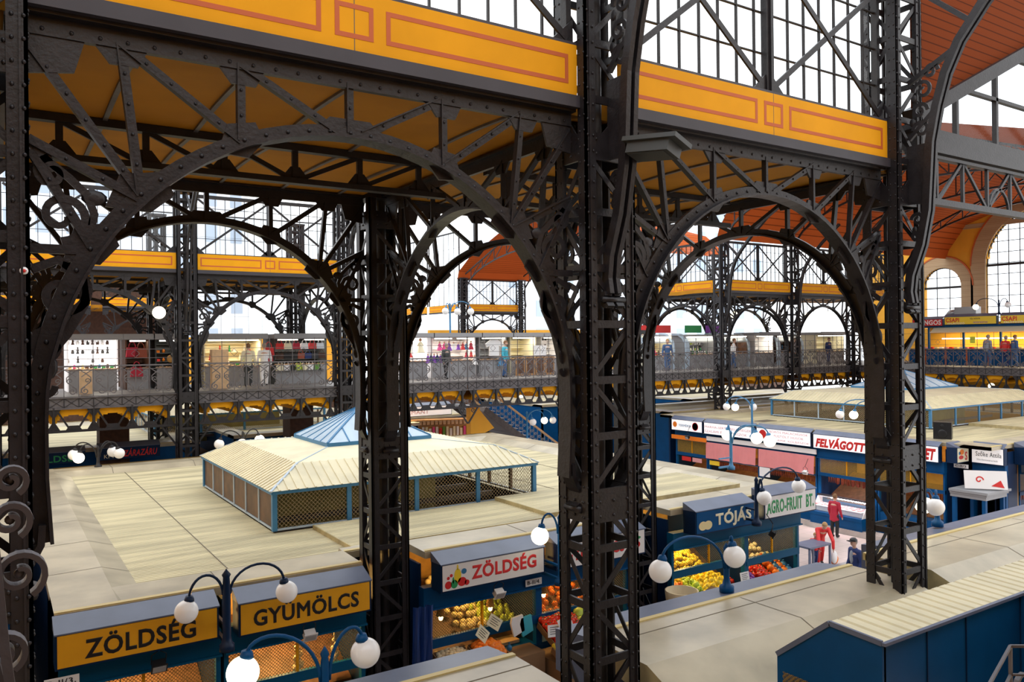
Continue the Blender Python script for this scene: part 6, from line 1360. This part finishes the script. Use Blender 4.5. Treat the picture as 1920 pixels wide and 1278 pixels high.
# ---------------------------------------------------------------- end gallery snack stalls
t = thing('snack_stall', 'long blue snack stall with yellow glowing counters on the end gallery', 'stall', (48.6, 28.6, GF), MR)
b = MB(); b.box(0, 12, 0, .5, 0, .92); b.build('counter', 'blue', t)
b = MB()
for i in range(7): b.box(1.0+i*1.25, 1.1+i*1.25, -.02, 0, 0, .92)
b.build('counter_stripes', 'frieze_red', t)
b = MB(); b.box(0, 12, -.1, .6, .92, .98); b.build('counter_top', 'wood_pale', t)
b = MB(); b.box(0, 12, 2.4, 2.5, 0, 2.6); b.build('inner_wall', 'wall_yellow', t)
for i in range(6): b = MB(); b.box(1.2+i*2.1, 1.3+i*2.1, 0, .12, .98, 2.3); b.build('post', 'blue', t)
b = MB(); b.box(0, 12, -.1, 2.5, 2.28, 2.4); b.build('fascia', 'blue', t)
b = MB(); b.add([(1.6, -.5, 1.95), (12, -.5, 1.95), (12, 0, 2.28), (1.6, 0, 2.28)], [(0, 1, 2, 3)]); b.build('sloping_blind', 'cream', t)
b = MB(); b.box(1.7, 12, .7, .75, 1.55, 1.62); b.build('light_tube', 'tube_light', t)
l = bpy.data.lights.new('stall_light', 'AREA'); l.shape = 'RECTANGLE'; l.size = 10; l.size_y = .5; l.energy = 420; l.color = (1, .8, .45); o = bpy.data.objects.new('stall_light', l); COL.objects.link(o); o.parent = t; o.location = (6, 1.2, 2.2)
for i in range(30):
    b = MB() if i == 0 else b
    if i == 0: b.box(-.12, .12, -.1, .1, 0, .1); fm = [b.mesh('dish', m_) for m_ in ('egg', 'white', 'meat', 'red')]
    o = bpy.data.objects.new('food_dish', fm[i % 4]); COL.objects.link(o); o.location = (48.9, 28.2-i*.3, GF+.98); tag(o, ('yellow', 'white', 'pink', 'red')[i % 4]+' dish of food on the blue snack counter', 'dish', ('yellow', 'white', 'pink', 'red')[i % 4]+' dishes on the snack counter')
b = MB(); b.box(-.15, .15, -.02, .02, 0, .4); tag(b.build('green_sign', 'lime', None, (48.8, 24.8, GF+1.3), MR), 'small bright green hanging card over the yellow counter', 'card')
sign('red sign box with white letters at the left end of the snack stall', (48.3, 28.2, 8.30), MR, 1.9, .45, 'red', [('MANGOS', 'white', .2, .08, 1.6, .3, .03)])
sign('yellow snack sign with dark red brush lettering beside the tall window pier', (48.3, 26.2, 8.35), MR, 3.0, .5, 'yellow_fruit', [('CSAPI', 'red', .08, .16, .8, .26, .03), ('TÉLI HÚSOK', 'ink', 1.5, .3, .6, .12, .01), ('FALATOZÓ', 'white', .2, .04, 1.0, .12, .01), ('HÚSOS ROSTON', 'purple', 1.7, .08, .8, .12, .01)])
sign('yellow snack sign with dark red brush lettering cut by the right edge', (48.3, 23.0, 8.35), MR, 3.0, .5, 'yellow_fruit', [('CSAPI', 'red', .08, .16, .8, .26, .03), ('FALATOZÓ', 'white', .2, .04, 1.0, .12, .01)])
t = thing('air_duct', 'silver ventilation drum lying above the yellow snack signs', 'duct', (50.5, 26.6, 8.98), MR)
b = MB(); b.box(0, 1.3, -.3, .3, 0, .5); b.build('drum', 'silver', t); b = MB(); b.tube([(0, 0, .2), (-.4, 0, .15), (-.6, 0, -.1), (-.7, 0, -.4)], .2, 12); b.build('elbow', 'silver', t)
for x, c, l in ((30.6, 'red', 'long red sign band seen through the arches right of the middle column'), (35.2, 'green', 'small green sign behind the silver barrel stall'), (37.0, 'purple', 'violet sign next to the green one behind the stalls')):
    b = MB(); b.box(0, 3.4 if c == 'red' else 1.4, 0, .05, 0, .45); o = b.build('sign_board', c, None, (x, 34.8, 8.06)); tag(o, l, 'sign')

# ---------------------------------------------------------------- staircase and bookshelf stall beyond the bridge
t = thing('staircase', 'iron staircase with wooden handrails descending below the bridge', 'stairs', (20.3, 33.7, 4.4)); nst = 30
for i in range(nst):
    b = MB(); b.box(0, .34, 0, 3.2, -.04, 0); b.box(0, .02, 0, 3.2, -.19, -.04); o = b.build('step', 'grey', t, (i*.27, 0, -.19*i)) if i == 0 else inst('step', o.data, t, (i*.27, 0, -.19*i))
d = Vector((nst*.27, 0, -nst*.19))
for y in (0, 3.2):
    b = MB(); b.bar((0, y, -.1), Vector((0, y, -.1))+d, .3, .05); b.build('stringer', 'iron_grey', t)
    b = MB(); b.bar((0, y, 1.0), Vector((0, y, 1.0))+d, .1, .08); b.build('handrail', 'wood_pale', t)
    b = MB()
    for i in range(36):
        p = Vector((0, y, 0))+d*(i/36); b.bar(p, p+Vector((0, 0, 1)), .025, .025)
        b.strip(spiral((p.x+.11, p.z+.55), .09, 1.3, 0, lambda x, z, y=y: (x, y, z), 12, 1), .022, .02); b.strip(spiral((p.x+.11, p.z+.25), .08, 1.3, PI, lambda x, z, y=y: (x, y, z), 12, -1), .022, .02)
    b.build('balustrade', 'grey', t)
t = thing('bookshelf_stall', 'wooden stall with rows of hung embroidered cloths seen below the bridge', 'stall', (15.8, 35.6, 0), -.35)
b = MB(); b.box(0, 4.6, 0, .1, 3.0, 3.7); b.box(0, 4.6, .4, .5, 0, 3.9); b.build('back_board', 'interior_wood', t)
for i in range(5): b = MB(); b.box(i*1.15-.04, i*1.15+.04, -.1, 0, 0, 3.0); b.build('post', 'blue', t)
b = MB(); b.box(0, 4.6, -.1, .1, 2.7, 2.85); b.build('rail', 'blue_light', t); b = MB(); b.box(0, 4.6, -.02, .05, 3.55, 3.62); b.box(0, 4.6, -.3, .05, 3.85, 3.9); b.build('shelf', 'wood', t)
for i in range(26):
    c = ['white', 'cream', 'white', 'cream', 'magenta', 'white', 'red', 'leaf', 'cream'][i % 9 if i > 12 else i % 4]
    b = MB(); b.box(0, .12, -.03, 0, 0, .5 if i % 3 else .42); o = b.build('hung_cloth', c, None); o.location = Vector((15.8, 35.6, 3.02))+Matrix.Rotation(-.35, 3, 'Z')@Vector((.1+i*.17, -.06, 0)); o.rotation_euler = (0, 0, -.35)
    nm = {'leaf': 'dark green', 'magenta': 'pink'}.get(c, c); tag(o, nm+' cloth hung on the wooden stall below the bridge', 'cloth', nm+' cloths hung below the bridge')
for i in range(22):
    b = MB() if i == 0 else b
    if i == 0: b.box(-.08, .08, -.06, .06, 0, .17); bm_ = b.mesh('basket', 'wood_pale')
    o = bpy.data.objects.new('small_basket', bm_); COL.objects.link(o); o.location = Vector((15.8, 35.6, 3.63))+Matrix.Rotation(-.35, 3, 'Z')@Vector((.1+i*.2, -.0, 0)); tag(o, 'small straw basket on the upper shelf of the wooden stall below the bridge', 'basket', 'straw baskets below the bridge')
for i, (x, c) in enumerate(((.6, 'orange'), (1.7, 'tomato'), (2.1, 'coat_red'), (2.9, 'orange'), (3.4, 'orange'), (4.2, 'white'))):
    b = MB(); b.ball((0, 0, .15), .2, 10, 0, 1.2, .7, .8); o = b.build('fruit_sack', c, None); o.location = Vector((15.8, 35.6, 2.0))+Matrix.Rotation(-.35, 3, 'Z')@Vector((x, .1, 0)); tag(o, {'orange': 'orange', 'tomato': 'bright red', 'coat_red': 'dark red', 'white': 'white'}[c]+' sack on the lower shelf below the bridge', 'sack', 'sacks below the bridge, '+c)
l = bpy.data.lights.new('stall_light', 'AREA'); l.shape = 'RECTANGLE'; l.size = 4; l.size_y = .4; l.energy = 60; l.color = (1, .75, .4); o = bpy.data.objects.new('stall_light', l); COL.objects.link(o); o.location = (17.6, 34.6, 4.2); o.rotation_euler = (-.7, 0, -.35)
